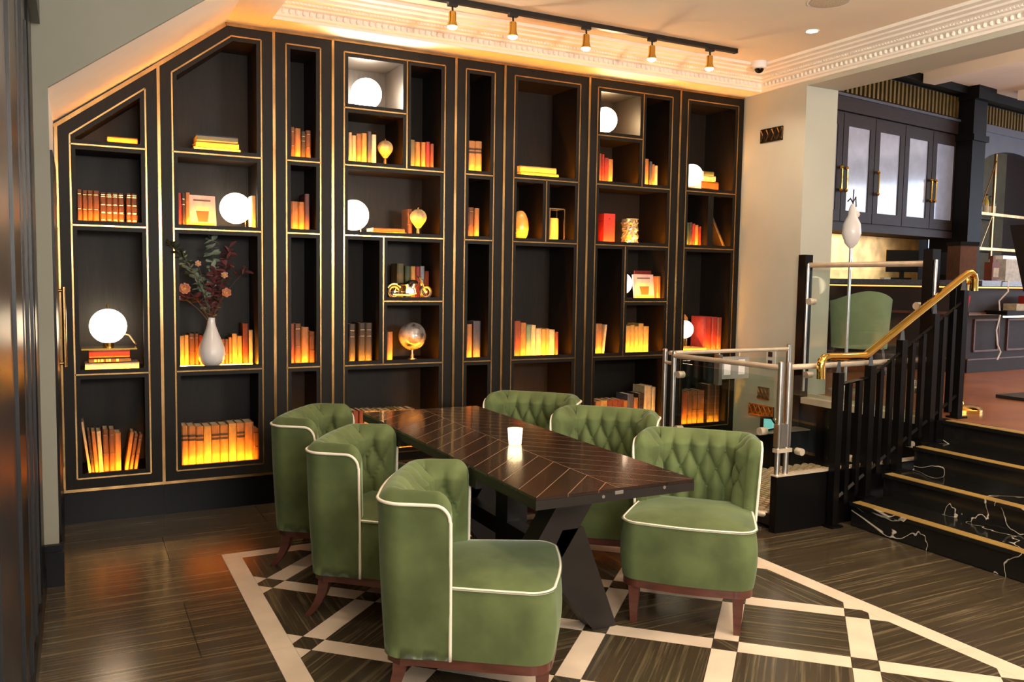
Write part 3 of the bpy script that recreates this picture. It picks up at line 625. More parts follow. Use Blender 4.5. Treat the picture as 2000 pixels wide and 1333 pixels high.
flat(.647, .978, z, .018, 'yellow', 'yellow book lying lowest in the stack under the angled top', .06); flat(.668, .945, z+.0185, .018, 'cream', 'cream book lying second lowest under the angled top', .06)
flat(.68, .935, z+.037, .034, 'straw', 'straw book lying third up in the angled top niche', .06); flat(.684, .93, z+.0715, .04, 'blue', 'blue book topping the stack under the angled top', .06)
z = FLOORZ['4d']+.0005
flat(1.815, 2.06, z, .022, 'straw', 'straw book lying beneath another right of the hidden globe lamp', .06, .17); flat(1.82, 2.045, z+.0225, .026, 'gilt', 'gilt brown book lying on another beside the balloon ornament', .06, .17)
z = FLOORZ['6a']+.0005
flat(2.955, 3.275, z, .042, 'yellow', 'yellow book lying lowest above the amber egg', .06); flat(2.95, 3.26, z+.0425, .046, 'straw', 'straw coloured book lying on another above the amber egg', .07)
z = FLOORZ['8a']+.0005
flat(4.49, 4.79, z, .02, 'cream', 'cream book lying lowest beside lamp in the rightmost bay', .06); flat(4.69, 4.87, z+.0205, .07, 'brown', 'thick brown book lying second lowest in the rightmost bay stack', .10)
flat(4.69, 4.82, z+.091, .045, 'cream', 'small cream book lying third up in the rightmost bay stack', .08, .16); flat(4.69, 4.80, z+.1365, .035, 'olive', 'olive book topping the stack in the rightmost bay', .08, .15)
z = FLOORZ['8d']+.0005
flat(4.50, 4.75, z, .03, 'straw', 'straw book lying flat under the tilted lamp in rightmost bay', .05, .2)
bx = thing('beige_box', 'beige arched box standing behind the lamp in rightmost bay', 'box', (4.60, F+.29, FLOORZ['8d']+.031))
MB().prism([(0, 0), (.14, 0), (.14, .24), (.11, .27), (0, .27)], 0, .08, 'y').build('carton', BM['tan'], bx)
MB().prism([(.10, .04), (.135, .04), (.135, .2), (.115, .225)], -.002, 0, 'y').build('cut_out', BM['cream'], bx)
o = book_mesh(.022, .30, .15, 'dark', False); o.location = (4.955-.022, F+.08, FLOORZ['8c']+.004); o.rotation_euler = (0, math.radians(-30), 0)
tag(o, 'dark book leaning steeply against the divider in the rightmost bay', 'book')
# stack under the left globe lamp
z = FLOORZ['1c']+.0005
flat(.04, .335, z, .044, 'white', 'thick white book lying lowest under the left globe lamp', .05); o = flat(.06, .29, z+.0445, .032, 'dark', 'black book with pale lettering lying under the left globe lamp', .06)
b = MB()
for k, (u, wd) in enumerate(((.03, .012), (.05, .008), (.065, .014), (.095, .007), (.108, .012), (.15, .012))): b.box(.008, .024, -.001, 0, u, u+wd)
b.build('spine_lettering', BM['cream'], o)
flat(.062, .285, z+.077, .044, 'red', 'thick red book lying on black one under left globe lamp', .06)
ZL = z+.1215
# ------------------------------------------------------------------ globe lamps
def globe_lamp(c, r, L, col, label, zf, style='rod'):
    t = thing('globe_lamp', label, 'lamp', (c[0], c[1], zf), group='opal globe lamps on the bookcase')
    h = c[2]-zf
    g = glow('opal_glass', col, L)
    if style == 'plate':
        MB().box(-.15, .155, -.09, .11, 0, .010).build('plate', m_brass2, t)
        MB().ball((0, 0, h), r, 32).build('globe', g, t, True)
        MB().cyl((0, 0, h+r-.004), (0, 0, h+r+.03), .006).build('finial', m_brass2, t)
        MB().cyl((0, 0, .01), (0, 0, max(h-r, .012)+.01), .03, n=16).build('collar', m_brass2, t)
        MB().tube([(.09, .05, h-r*.5), (.12, .06, h-r*.6), (.15, .06, .03), (.16, .1, .02)], .005, 6).build('cord', BM['cream'], t, True)
    else:
        MB().lathe([(.055, 0), (.055, .008), (.012, .012), (.0, .012)], (.075, .08, 0), 24).build('base', m_brass2, t, True)
        MB().cyl((.075, .08, .01), (.075, .08, h+r*.75), .006).build('rod', m_brass2, t)
        MB().cyl((.075, .08, h), (r*.6, .06, h), .006).build('arm', m_brass2, t)
        MB().ball((0, 0, h), r, 32).build('globe', g, t, True)
    return t
WH = (255, 232, 196)
globe_lamp((.172, F+.17, 1.175), .105, 13, WH, 'lit globe lamp standing on red, black and white books', ZL, 'plate')
globe_lamp((.93, F+.17, 1.928), .099, 13, WH, 'lit globe lamp beside a book displayed above the flower vase', FLOORZ['2b'])
globe_lamp((1.80, F+.17, 2.752), .104, 140, (255, 238, 214), 'brightest globe lamp in the white lit square niche', FLOORZ['4a'])
globe_lamp((1.712, F+.17, 1.922), .105, 13, WH, 'lit globe lamp left of flat books and balloon ornament', FLOORZ['4d'])
globe_lamp((3.75, F+.17, 2.765), .099, 70, (255, 214, 160), 'lit globe lamp in golden square niche at upper right', FLOORZ['7a'])
globe_lamp((4.585, F+.11, 2.385), .092, 7, WH, 'lit globe lamp beside a flat stack in the rightmost bay', FLOORZ['8a']+.021)
globe_lamp((3.965, F+.20, 1.475), .092, 7, WH, 'lit globe lamp half hidden left of a displayed book', FLOORZ['7f'])
globe_lamp((4.575, F+.125, 1.096), .075, 7, WH, 'lit globe lamp beside red books in the rightmost bay', FLOORZ['8d']+.031)
# ------------------------------------------------------------------ displayed books
def display(x0, x1, zf, h, label, ty=.07):
    t = thing('display_book', label, 'book', (x0, F+ty, zf)); w = x1-x0
    t.rotation_euler = (math.radians(-9), 0, math.radians(6))
    MB().box(0, w, 0, .003, 0, h).box(0, w, .018, .021, 0, h).box(0, .003, 0, .021, 0, h).build('cover', mat('lilac_print', (190, 184, 196), .4, var=.12, scale=10, rgb2=(160, 150, 175)), t)
    MB().box(.003, w-.003, .003, .018, .003, h-.003).build('pages', m_page, t)
    MB().prism([(w*.32, h*.18), (w*.68, h*.18), (w*.74, h*.52), (w*.26, h*.52)], -.0012, 0, 'y').build('printed_tumbler', mat('whisky_print', (150, 84, 46), .4, var=.2), t)
    MB().prism([(w*.26, h*.53), (w*.74, h*.53), (w*.76, h*.66), (w*.24, h*.66)], -.0012, 0, 'y').build('printed_tumbler_rim', mat('pale_pink_print', (216, 176, 160), .4), t)
    MB().box(w*.18, w*.82, -.0012, 0, h*.82, h*.87).build('printed_title', BM['slate'], t)
    MB().box(w*.05, w*.95, -.0012, 0, h*.05, h*.15).build('printed_table', BM['straw'], t)
display(.638, .80, FLOORZ['2b']+.002, .205, 'lilac book with a printed whisky tumbler displayed beside the globe lamp')
display(4.02, 4.235, FLOORZ['7f']+.002, .205, 'pale book with a printed tumbler displayed in the right wide bay')
t = thing('book', 'red book standing face out behind the displayed pale book', 'book', (4.085, F+.17, FLOORZ['7f']+.0005))
MB().box(0, .16, 0, .003, 0, .235).box(0, .16, .021, .024, 0, .235).box(0, .003, 0, .024, 0, .235).build('cover', BM['red'], t); MB().box(.004, .156, .003, .021, .003, .232).build('pages', m_page, t)
# ------------------------------------------------------------------ ornaments
m_map = mat('antique_map_print', (222, 196, 150), .45, var=.3, scale=16, rgb2=(150, 118, 78))
def balloon(c, r, zf, label):
    t = thing('balloon_ornament', label, 'ornament', (c[0], c[1], zf)); h = c[2]-zf
    MB().lathe([(.22*r, h-r*1.25), (.55*r, h-r*.85), (.88*r, h-r*.4), (r, h), (.96*r, h+.3*r), (.78*r, h+.65*r), (.45*r, h+.9*r), (.05*r, h+r)], n=24).build('envelope', m_map, t, True)
    MB().lathe([(.02, 0), (.03, .003), (.028, .012), (.014, .022), (.012, max(.024, h-r*1.25))], n=16).build('stand', m_brass, t, True)
    MB().ball((0, 0, h+r+.006), .008, 10).build('finial', m_brass, t, True)
balloon((1.921, F+.12, 2.387), .054, FLOORZ['4b'], 'small map-covered balloon ornament beside books under the brightest lamp')
balloon((2.16, F+.10, 1.922), .060, FLOORZ['4d'], 'map-covered balloon ornament with finial in front of a brown book')
gl = thing('chrome_globe', 'silver world globe on a small turned stand', 'globe', (2.14, F+.15, FLOORZ['4g']))
gm = mat('silver_globe_print', (226, 216, 210), .22, .35, rgb2=(40, 36, 40), scale=10, detail=4)
MB().ball((0, 0, 1.08-FLOORZ['4g']), .10, 32).build('sphere', gm, gl, True)
MB().lathe([(.032, 0), (.032, .006), (.012, .012), (.016, .026), (.007, .045), (.006, 1.08-FLOORZ['4g']-.098)], n=20).build('stand', m_chrome, gl, True)
MB().tube([(.106*math.sin(a)*.4, .0, 1.08-FLOORZ['4g']+.106*math.cos(a)) for a in [PI+.0, PI-.2]], .004, 6).build('bearing', m_chrome, gl)
# chrome motorcycle
mo = thing('motorcycle_model', 'chrome model motorcycle in front of a row of coloured books', 'model', (1.935, F+.10, FLOORZ['4f']))
for x in (.05, .285):
    wv = link('wheel', None, mo, (x, 0, .05))
    MB().tube([(.043*math.cos(a), 0, .043*math.sin(a)) for a in [2*PI*k/24 for k in range(24)]], .008, 8, True).build('tyre', m_blacks, wv, True)
    MB().tube([(.034*math.cos(a), 0, .034*math.sin(a)) for a in [2*PI*k/24 for k in range(24)]], .004, 6, True).build('rim', m_chrome, wv, True)
    sp = MB()
    for k in range(10): sp.cyl((0, 0, 0), (.034*math.cos(k*PI/5), 0, .034*math.sin(k*PI/5)), .0012, n=4)
    sp.cyl((0, -.012, 0), (0, .012, 0), .008, n=10); sp.build('spokes', m_chrome, wv)
MB().tube([(.285, -.012, .05), (.25, -.014, .12), (.235, -.014, .15)], .005, 6).tube([(.285, .012, .05), (.25, .014, .12), (.235, .014, .15)], .005, 6).build('front_fork', m_chrome, mo, True)
MB().tube([(.235, -.05, .155), (.225, -.03, .16), (.235, 0, .15), (.225, .03, .16), (.235, .05, .155)], .004, 6).build('handlebar', m_chrome, mo, True)
MB().ball((.255, 0, .125), .016, 12).build('headlight', m_chrome, mo, True)
MB().ball((.185, 0, .115), .03, 14, (1.5, .7, .7)).build('fuel_tank', m_black, mo, True)
MB().ball((.115, 0, .10), .03, 14, (1.6, .7, .4)).build('seat', m_black, mo, True)
MB().box(.13, .20, -.018, .018, .04, .085).cyl((.145, -.02, .075), (.135, -.02, .105), .014).cyl((.175, -.02, .075), (.19, -.02, .105), .014).cyl((.165, -.026, .05), (.165, .026, .05), .02).build('engine', m_chrome, mo)
MB().tube([(.19, -.024, .085), (.20, -.026, .04), (.15, -.028, .028), (.03, -.028, .032)], .007, 8).build('exhaust', m_chrome, mo, True)
MB().tube([(.05, 0, .05), (.12, 0, .05), (.20, 0, .04), (.235, 0, .12), (.15, 0, .1), (.07, 0, .09), (.05, 0, .05)], .004, 6).build('frame', m_chrome, mo, True)
MB().tube([(.05+.055*math.cos(a), 0, .05+.055*math.sin(a)) for a in [.6+.25*k for k in range(9)]], .006, 6).build('rear_mudguard', m_chrome, mo, True)
eg = thing('amber_egg', 'amber stone egg standing on its end', 'ornament', (2.99, F+.13, FLOORZ['6b']))
prof = [(.004+.070*math.sin(PI*k/18)**.85*(1-.28*(k/18)), .225*(1-math.cos(PI*k/18))/2) for k in range(19)]
MB().lathe(prof, n=28).build('egg', mat('amber_alabaster', (226, 160, 78), .25, var=.25, scale=12, coat=.5), eg, True)
la = thing('wire_lantern', 'rose gold wire lantern holding a pillar candle', 'lantern', (3.215, F+.08, FLOORZ['6c']))
b = MB(); w = .13; dd = .12; h = .245
for x in (0, w):
    for yy in (0, dd): b.box(x-.004, x+.004, yy-.004, yy+.004, 0, h)
for z in (0, h):
    for yy in (0, dd): b.box(0, w, yy-.004, yy+.004, z, z+.008)
    for x in (0, w): b.box(x-.004, x+.004, 0, dd, z, z+.008)
b.build('wire_frame', m_brass, la)
MB().lathe([(.042, .008), (.042, .175), (.036, .182), (.002, .176)], (w/2, dd/2, 0), 24).build('candle', mat('yellow_wax', (228, 188, 92), .5, var=.08), la, True)
MB().cyl((w/2, dd/2, .176), (w/2, dd/2, .19), .0015, n=5).build('wick', m_blacks, la)
rbx = thing('red_gift_box', 'tall red carton standing beside the cut-glass vase', 'box', (3.70, F+.07, FLOORZ['7d']))
MB().box(0, .105, 0, .105, 0, .235).build('carton', mat('red_card', (186, 44, 40), .4, var=.08), rbx)
MB().box(-.001, .106, -.001, .106, .175, .179).build('lid_seam', BM['russet'], rbx)
MB().box(.045, .06, -.001, 0, .19, .20).box(.04, .045, -.001, 0, .15, .16).box(.06, .065, -.001, 0, .15, .16).build('printed_emblem', BM['dark'], rbx)
gv = thing('cut_glass_vase', 'crumpled cut-glass vase glowing on the red box shelf', 'vase', (3.99, F+.13, FLOORZ['7d']))
vb = MB(); nn = 28; rows = 14; rr = random.Random(5)
for i in range(rows+1):
    z = .205*i/rows
    for j in range(nn):
        a = 2*PI*j/nn; q = .066+.006*math.sin(i*1.7)+rr.uniform(-.006, .006); vb.v.append((q*math.cos(a), q*math.sin(a), z))
for i in range(rows):
    for j in range(nn): vb.f.append((i*nn+j, i*nn+(j+1) % nn, (i+1)*nn+(j+1) % nn, (i+1)*nn+j))
vb.f.append(tuple(range(nn))[::-1])
vb.build('body', mat('silvered_glass', (240, 226, 196), .12, .8, var=.1), gv)
MB().tube([(.066*math.cos(a), .066*math.sin(a), .205) for a in [2*PI*k/24 for k in range(24)]], .004, 6, True).build('rim', m_chrome, gv, True)
# ------------------------------------------------------------------ white vase and flowers
VX, VY, VZ = .765, F+.115, FLOORZ['2c']
va = thing('flower_vase', 'white teardrop ceramic vase in front of amber lit books', 'vase', (VX, VY, VZ))
MB().lathe([(.03, 0), (.055, .01), (.078, .04), (.086, .078), (.080, .12), (.062, .17), (.042, .22), (.028, .26), (.0235, .285), (.023, .312), (.020, .312), (.020, .27), (.001, .26)], n=32).build('body', m_white, va, True)
MOUTH = Vector((VX, VY, VZ+.27))
m_leafg = mat('eucalyptus_leaf', (164, 180, 158), .6, var=.2); m_leafd = mat('dark_green_leaf', (56, 66, 38), .6, var=.25)
m_burg = mat('burgundy_leaf', (128, 70, 74), .6, var=.25); m_stem = mat('brown_stem', (92, 70, 54), .7)
m_peach = mat('peach_petal', (222, 150, 116), .6, var=.12); m_pink = mat('pale_pink_petal', (236, 190, 172), .6, var=.08); m_yel = mat('stamen', (206, 164, 70), .7)
def leafmesh(name, m, L, w):
    b = MB(); n = 5; v = []; f = []
    for i in range(n+1):
        t = i/n; ww = w*math.sin(PI*min(.97, max(.03, t)))**.7
        v += [(-ww/2, L*t, .004*math.sin(PI*t)), (0, L*t, -.003*math.sin(PI*t)), (ww/2, L*t, .004*math.sin(PI*t))]
    for i in range(n): f += [(3*i, 3*i+1, 3*i+4, 3*i+3), (3*i+1, 3*i+2, 3*i+5, 3*i+4)]
    b.add(v, f); return b.mesh(name, m, 'all')
LM = {'euc': leafmesh('leaf', m_leafg, .052, .050), 'burg': leafmesh('leaf', m_burg, .056, .042), 'dark': leafmesh('leaf', m_leafd, .05, .02), 'peach': leafmesh('petal', m_peach, .036, .034), 'pink': leafmesh('petal', m_pink, .024, .02)}
def curve(p0, p1, p2, n=14):
    return [p0*(1-t)**2+p1*2*t*(1-t)+p2*t*t for t in [i/n for i in range(n+1)]]
fr = random.Random(11)
def spray(name, label, tip, mid, kind, count, start=.35, r=.003, cat='foliage'):
    t = thing(name, label, cat, tuple(MOUTH)); P = curve(Vector((fr.uniform(-.008, .008), fr.uniform(-.008, .008), 0)), Vector(mid)-MOUTH, Vector(tip)-MOUTH)
    MB().tube(P, r, 6, rs=[r*(1-.6*i/14) for i in range(15)]).build('stem', m_stem, t, True)
    for k in range(count):
        u = start+(1-start)*k/max(1, count-1); p = P[min(14, int(u*14))]
        l = link('leaf', LM[kind], t, p, (fr.uniform(-.9, .9)+.5, fr.uniform(-.5, .5), (k % 2)*PI+fr.uniform(-.9, .9)+PI/2))
        sc = fr.uniform(.75, 1.15); l.scale = (sc, sc, sc)
    return t, P
def flower(name, label, c, kind, r, count):
    t, P = spray(name, label, c, ((c[0]+VX)/2, c[1], (c[2]+VZ+.3)/2+.05), 'dark', 3, .6, cat='flower')
    q = Vector(c)-MOUTH
    for ring in range(2):
        for k in range(count):
            a = 2*PI*k/count+ring*.4
            l = link('petal', LM[kind], t, q, (1.0-.45*ring-PI/2*.5, 0, 0))
            l.rotation_euler = (Matrix.Rotation(math.radians(80), 4, 'X') @ Matrix.Rotation(a, 4, 'Z') @ Matrix.Rotation(.55+.4*ring, 4, 'X')).to_euler(); l.scale = (r, r, r)
    MB().ball(tuple(q+Vector((0, -.012, 0))), .009*r, 8).build('stamen', m_yel, t, True)
spray('eucalyptus_stem', 'tall upright eucalyptus stem rising from the white vase', (.768, F+.10, 1.755), (.79, F+.10, 1.45), 'euc', 44, .4)
spray('eucalyptus_stem', 'eucalyptus stem arching left from the white vase', (.565, F+.06, 1.62), (.74, F+.07, 1.42), 'euc', 60, .2)
spray('eucalyptus_stem', 'drooping dark eucalyptus tip reaching over the left brass stile', (.495, F-.03, 1.68), (.66, F-.04, 1.60), 'dark', 22, .7)
spray('burgundy_spray', 'tall burgundy leaf spray leaning right in the vase', (.878, F+.10, 1.675), (.83, F+.10, 1.40), 'burg', 52, .3)
spray('burgundy_spray', 'short bushy burgundy spray in the middle of the vase', (.79, F+.06, 1.53), (.76, F+.06, 1.38), 'burg', 60, .2)
spray('burgundy_spray', 'low burgundy spray hanging left of the vase mouth', (.575, F+.04, 1.335), (.68, F+.04, 1.42), 'burg', 34, .4)
spray('dry_twig', 'thin dark twig reaching right from the vase', (1.0, F+.12, 1.535), (.86, F+.11, 1.44), 'burg', 5, .85, .002)
flower('peach_flower', 'round peach flower at the left of the vase', (.598, F+.035, 1.408), 'peach', 1.15, 9)
flower('peach_flower', 'open peach flower at the right of the vase', (.846, F+.035, 1.385), 'peach', 1.0, 6)
flower('pink_flower', 'pale pink bud high at the right of the vase', (.838, F+.06, 1.497), 'pink', 1.15, 6)
flower('pink_flower', 'dusky pink flower among the upper left eucalyptus', (.682, F+.06, 1.565), 'pink', 1.0, 6)
flower('pink_flower', 'small pink flower low at far left of the bouquet', (.557, F+.03, 1.352), 'pink', .9, 6)
# ------------------------------------------------------------------ dining table
TX0, TX1, TY0, TY1, TZ = 1.385, 2.07, 2.485, 4.445, .76
XM = (TX0+TX1)/2
tb = thing('dining_table', 'long dark wooden dining table with a chevron plank top', 'table', (0, 0, 0))
MB().box(TX0, TX1, TY0, TY1, TZ-.045, TZ-.012).build('top_board', m_tblack, tb)
MB().box(TX0+.004, TX1-.004, TY0+.004, TY1-.004, TZ-.012, TZ-.0002).build('groove_layer', m_groove, tb)
pit = .128; gp = .002
for side in (0, 1):
    k = -4
    while TY0+k*pit < TY1+.4:
        ya = TY0+k*pit+gp; yb = TY0+(k+1)*pit-gp
        hw = XM-TX0
        if side == 0: P = [(TX0, ya), (XM-.0012, ya+hw), (XM-.0012, yb+hw), (TX0, yb)]
        else: P = [(XM+.0012, ya+hw), (TX1, ya), (TX1, yb), (XM+.0012, yb+hw)]
        P = clip(P, TX0, TX1, TY0, TY1)
        if P: MB().prism(P, TZ-.011, TZ, 'z').build('plank', m_table, tb)
        k += 1
# trestles
for yy, sgn in ((3.03, 1), (3.93, 1)):
    def leg(pts): MB().prism([(XM+sgn*(p[0]), p[1]) for p in pts], yy-.055, yy+.055, 'y').build('leg', m_tblack, tb)
    leg([(.13, .715), (.31, .715), (-.17, 0), (-.34, 0)])
    leg([(-.02, .30), (.06, .46), (.165, .46), (.345, 0), (.225, 0)])
    MB().box(XM-.34, XM+.34, yy-.05, yy+.05, .675, .716).build('bearer', m_tblack, tb)
MB().box(1.755, 1.86, 3.42, 3.54, 0, .716).build('centre_post', m_tblack, tb)
MB().box(XM+.02, XM+.10, 3.08, 3.90, .30, .38).build('stretcher', m_tblack, tb)
MB().cyl((1.66, TY0-.002, .735), (1.66, TY0+.002, .735), .006).cyl((1.93, TY0-.002, .742), (1.93, TY0+.002, .742), .006).build('screw', m_chrome, tb)
MB().box(1.71, 1.745, TY0-.0015, TY0, .738, .75).build('number_plate', m_chrome, tb)
# candle
cn = thing('votive_candle', 'lit votive candle in a frosted glass tumbler on the table', 'candle', (1.75, 3.344, TZ))
MB().lathe([(.001, 0), (.027, 0), (.029, .004), (.034, .072), (.032, .072), (.027, .01), (.001, .01)], n=28).build('tumbler', mat('frosted_glass', (255, 246, 232), .25, trans=.75, var=.0, emit=(255, 226, 176), es=1.6), cn, True)
MB().lathe([(.001, .011), (.026, .011), (.028, .042), (.001, .042)], n=20).build('wax', glow('glowing_wax', (255, 236, 200), 6), cn, True)
MB().lathe([(.001, .043), (.005, .05), (.004, .058), (.0005, .068)], n=10).build('flame', glow('candle_flame', (255, 214, 140), 60), cn, True)
# ------------------------------------------------------------------ green velvet chairs
def chair_meshes():
    A, RY, CR, YW = .264, .285, .078, .045
    # plan path of the wrap-around back, right wing front -> rear -> left wing front
    pts = []
    def addp(x, y, nx, ny): pts.append((x, y, nx, ny))
    for i in range(18): addp(A+.006*(1-i/18), YW+(RY-CR-YW)*(i/18)**1.5, 1, 0)
    for i in range(16):
        a = PI/2*i/16; addp(A-CR+CR*math.cos(a), RY-CR+CR*math.sin(a), math.cos(a), math.sin(a))
    for i in range(61): addp((A-CR)*(1-2*i/60), RY+.012*math.sin(PI*i/60), 0, 1)
    for i in range(1, 17):
        a = PI/2*i/16; addp(-(A-CR)-CR*math.sin(a), RY-CR+CR*math.cos(a), -math.sin(a), math.cos(a))
    for i in range(1, 19): addp(-A-.006*i/18, RY-CR-(RY-CR-YW)*(1-(1-i/18)**1.5), -1, 0)
    N = len(pts); s = [0]
    for i in range(1, N): s.append(s[-1]+math.dist(pts[i][:2], pts[i-1][:2]))
    Lt = s[-1]; mid = Lt/2
    Z0, ZP, ZCR, ZI = .2, .745, .785, .40
    R1, R2, R3, sx = .695, .607, .519, .084
    def flare(z): return .026*max(0, (z-.2)/.545)**1.3
    def endf(i): return min(1, min(s[i], Lt-s[i])/.05)
    def puff(a, z):
        if z > R1: p = abs(math.sin(PI*(a+.5)))
        elif z < R3: p = abs(math.sin(PI*(a+.5)))
        else:
            k = .5*(z-R1)/(R1-R2); p = math.sqrt(abs(math.sin(PI*(a+k+.5)))*abs(math.sin(PI*(a-k+.5))))
        return p**.65
    NO, NI = 12, 58
    v = []; f = []; pipe_top = []; inner_of = {}
    for i, (x, y, nx, ny) in enumerate(pts):
        e = endf(i); sm = e*e*(3-2*e); q = min(s[i], Lt-s[i]); RC = .055; drop = 0 if q > RC else RC-math.sqrt(max(0, RC*RC-(RC-q)**2))
        wing = min(1, min(s[i], Lt-s[i])/.22)
        th = .062+.04*wing
        zp = ZP-drop; zc = ZCR-drop*1.12
        row = []
        for k in range(NO+1):
            z = Z0+(zp-Z0)*k/NO; fl = flare(z)+.006*math.sin(PI*k/NO); row.append((x+nx*fl, y+ny*fl, z))
        pipe_top.append(row[-1])
        a = (s[i]-mid)/sx
        fl = flare(zp)
        for k in range(1, 9):
            t = k/9; dz = (zc-zp)*math.sin(PI*t)**.8; u = th*t
            pl = .010*(abs(math.sin(PI*(a+.5)))**.6)*sm*max(0, (t-.35)/.65)
            row.append((x+nx*(fl-u-pl*.3), y+ny*(fl-u-pl*.3), zp+dz+pl*.6))
        for k in range(NI+1):
            z = zp-(zp-ZI)*k/NI; t2 = (ZP-z)/(ZP-ZI)
            fz = flare(z); pf = (.004+.042*puff(a, z))*sm*min(1, .35+k/6)
            u = th-.004+pf; row.append((x+nx*(fz-u), y+ny*(fz-u), z))
        v += row
    Mr = len(row)
    for i in range(N-1):
        for k in range(Mr-1): f.append((i*Mr+k, (i+1)*Mr+k, (i+1)*Mr+k+1, i*Mr+k+1))
        f.append((i*Mr+Mr-1, (i+1)*Mr+Mr-1, (i+1)*Mr, i*Mr))
    f.append(tuple(range(Mr))); f.append(tuple((N-1)*Mr+k for k in range(Mr))[::-1])
    back = MB().add(v, f)
    # buttons
    btn = []
    for z, off in ((R1, .5), (R2, 0.), (R3, .5)):
        for c in range(-5, 6):
            a = c+off
            ss = mid+a*sx
            if ss < .07 or ss > Lt-.07: continue
            i = min(range(N), key=lambda q: abs(s[q]-ss)); x, y, nx, ny = pts[i]; wing = min(1, min(s[i], Lt-s[i])/.22)
            u = .062+.04*wing-.004+.010-flare(z); btn.append((x-nx*u, y-ny*u, z))
    # piping of the back
    pr = [(pts[0][0]+flare(z), pts[0][1]-.002, z) for z in [.2+.488*k/14 for k in range(15)]]
    pl = [(-q[0], q[1], q[2]) for q in pr][::-1]
    p1 = MB().tube(pr+[(q[0], q[1], q[2]+.001) for q in pipe_top]+pl, .0062, 8)
    # seat block
    HA, FY, BY, CF = .249, -.318, .20, .085
    def ring(sc, z, n=72, g=0.):
        out = []
        seq = []
        for i in range(18): seq.append((HA+.044*i/18+.004*math.sin(PI*i/18), BY-(BY-FY-CF)*i/18))
        for i in range(12): a = PI/2*i/12; seq.append((HA+.044-CF+CF*math.cos(a), FY+CF-CF*math.sin(a)))
        for i in range(24): t = i/24; seq.append(((HA+.044-CF)*(1-2*t), FY-.016*math.sin(PI*t)))
        for i in range(12): a = PI/2*i/12; seq.append((-(HA+.044-CF)-CF*math.sin(a), FY+CF-CF*math.cos(a)))
        for i in range(19): seq.append((-HA-.044*(1-i/18)-.004*math.sin(PI*i/18), FY+CF+(BY-FY-CF)*i/18))
        for x, y in seq: out.append((x*(1+g*2)*sc, (y+.046)*(1+g*2)*sc-.046, z))
        return out
    rows = []
    for k in range(9):
        t = k/8; rows.append(ring(1, .2+.25*t, g=-.03+.034*math.sin(PI*min(1, t*.75+.12))))
    rim = rows[-1]
    for t in (.985, .95, .86, .7, .5, .3, .12): rows.append(ring(t, .45+.032*(1-t**2.6)+.003, g=-.012+.02))
    n = len(rows[0]); sv = [p for r in rows for p in r]; sf = []
    for i in range(len(rows)-1):
        for j in range(n): sf.append((i*n+j, i*n+(j+1) % n, (i+1)*n+(j+1) % n, (i+1)*n+j))
    sf.append(tuple((len(rows)-1)*n+j for j in range(n)))
    seat = MB().add(sv, sf)
    p2 = MB().tube([(x*1.004, y-.001, z+.003) for x, y, z in rim if y < .055], .0062, 8)
    rail = MB(); q = ring(.955, 0); rail.prism([(x, y) for x, y, z in q][::-1], .165, .1992, 'z')
    # rear part of the rail under the back
    rail.prism([(-.24, .15), (.24, .15), (.245, .22), (.2, .272), (-.2, .272), (-.245, .22)], .165, .1992, 'z')
    def leg(x0, y0, x1, y1, w0, w1, curve=0):
        b = MB(); R = []
        for k in range(6):
            t = k/5; w = w0+(w1-w0)*t; c = t*t if curve else t
            xx = x0+(x1-x0)*c; yy = y0+(y1-y0)*c; z = .166*(1-t)
            R += [(xx-w, yy-w, z), (xx+w, yy-w, z), (xx+w, yy+w, z), (xx-w, yy+w, z)]
        F2 = [(0, 1, 2, 3), (20, 23, 22, 21)]
        for k in range(5):
            for j in range(4): F2.append((4*k+j, 4*k+(j+1) % 4, 4*k+4+(j+1) % 4, 4*k+4+j))
        return b.add(R, F2)
    return dict(backrest=(back.mesh('backrest', m_velvet, 'all'),), seat=(seat.mesh('seat', m_velvet, True),), back_piping=(p1.mesh('back_piping', m_pipe, 'all'),), seat_piping=(p2.mesh('seat_piping', m_pipe, 'all'),), base_rail=(rail.mesh('base_rail', m_maho),),
                leg=(leg(.222, -.272, .222, -.272, .024, .014).mesh('leg', m_maho), leg(-.222, -.272, -.222, -.272, .024, .014).mesh('leg', m_maho), leg(.205, .225, .215, .30, .024, .015, 1).mesh('leg', m_maho), leg(-.205, .225, -.215, .30, .024, .015, 1).mesh('leg', m_maho))), MB().ball((0, 0, 0), .008, 10, (1, 1, 1)).mesh('button', m_velvet, 'all'), btn
CM, CBTN, BTN = chair_meshes()
CHAIRS = [
 ((1.284, 2.782), (.86, -.51), 'green velvet tub chair nearest the camera, left of the table'),
 ((1.26, 3.657), (.81, -.585), 'green velvet tub chair in the middle of the left side'),
 ((1.252, 4.37), (.81, -.585), 'green velvet tub chair at far left, nearest the bookcase'),
 ((2.520, 3.025), (-.70, -.714), 'green velvet tub chair at near right with seat facing camera'),
 ((2.505, 3.79), (-.70, -.714), 'green velvet tub chair in the middle of the right side'),
 ((2.425, 4.49), (-.70, -.714), 'green velvet tub chair at far right end of the table'),
]
for (x, y), (fx, fy), label in CHAIRS:
    c = thing('tub_chair', label, 'chair', (x, y, 0), math.atan2(fx, -fy), 'green velvet chairs round the table')
    for nm, ms in CM.items():
        for me in ms: link(nm, me, c)
    for p in BTN: link('button', CBTN, c, p)
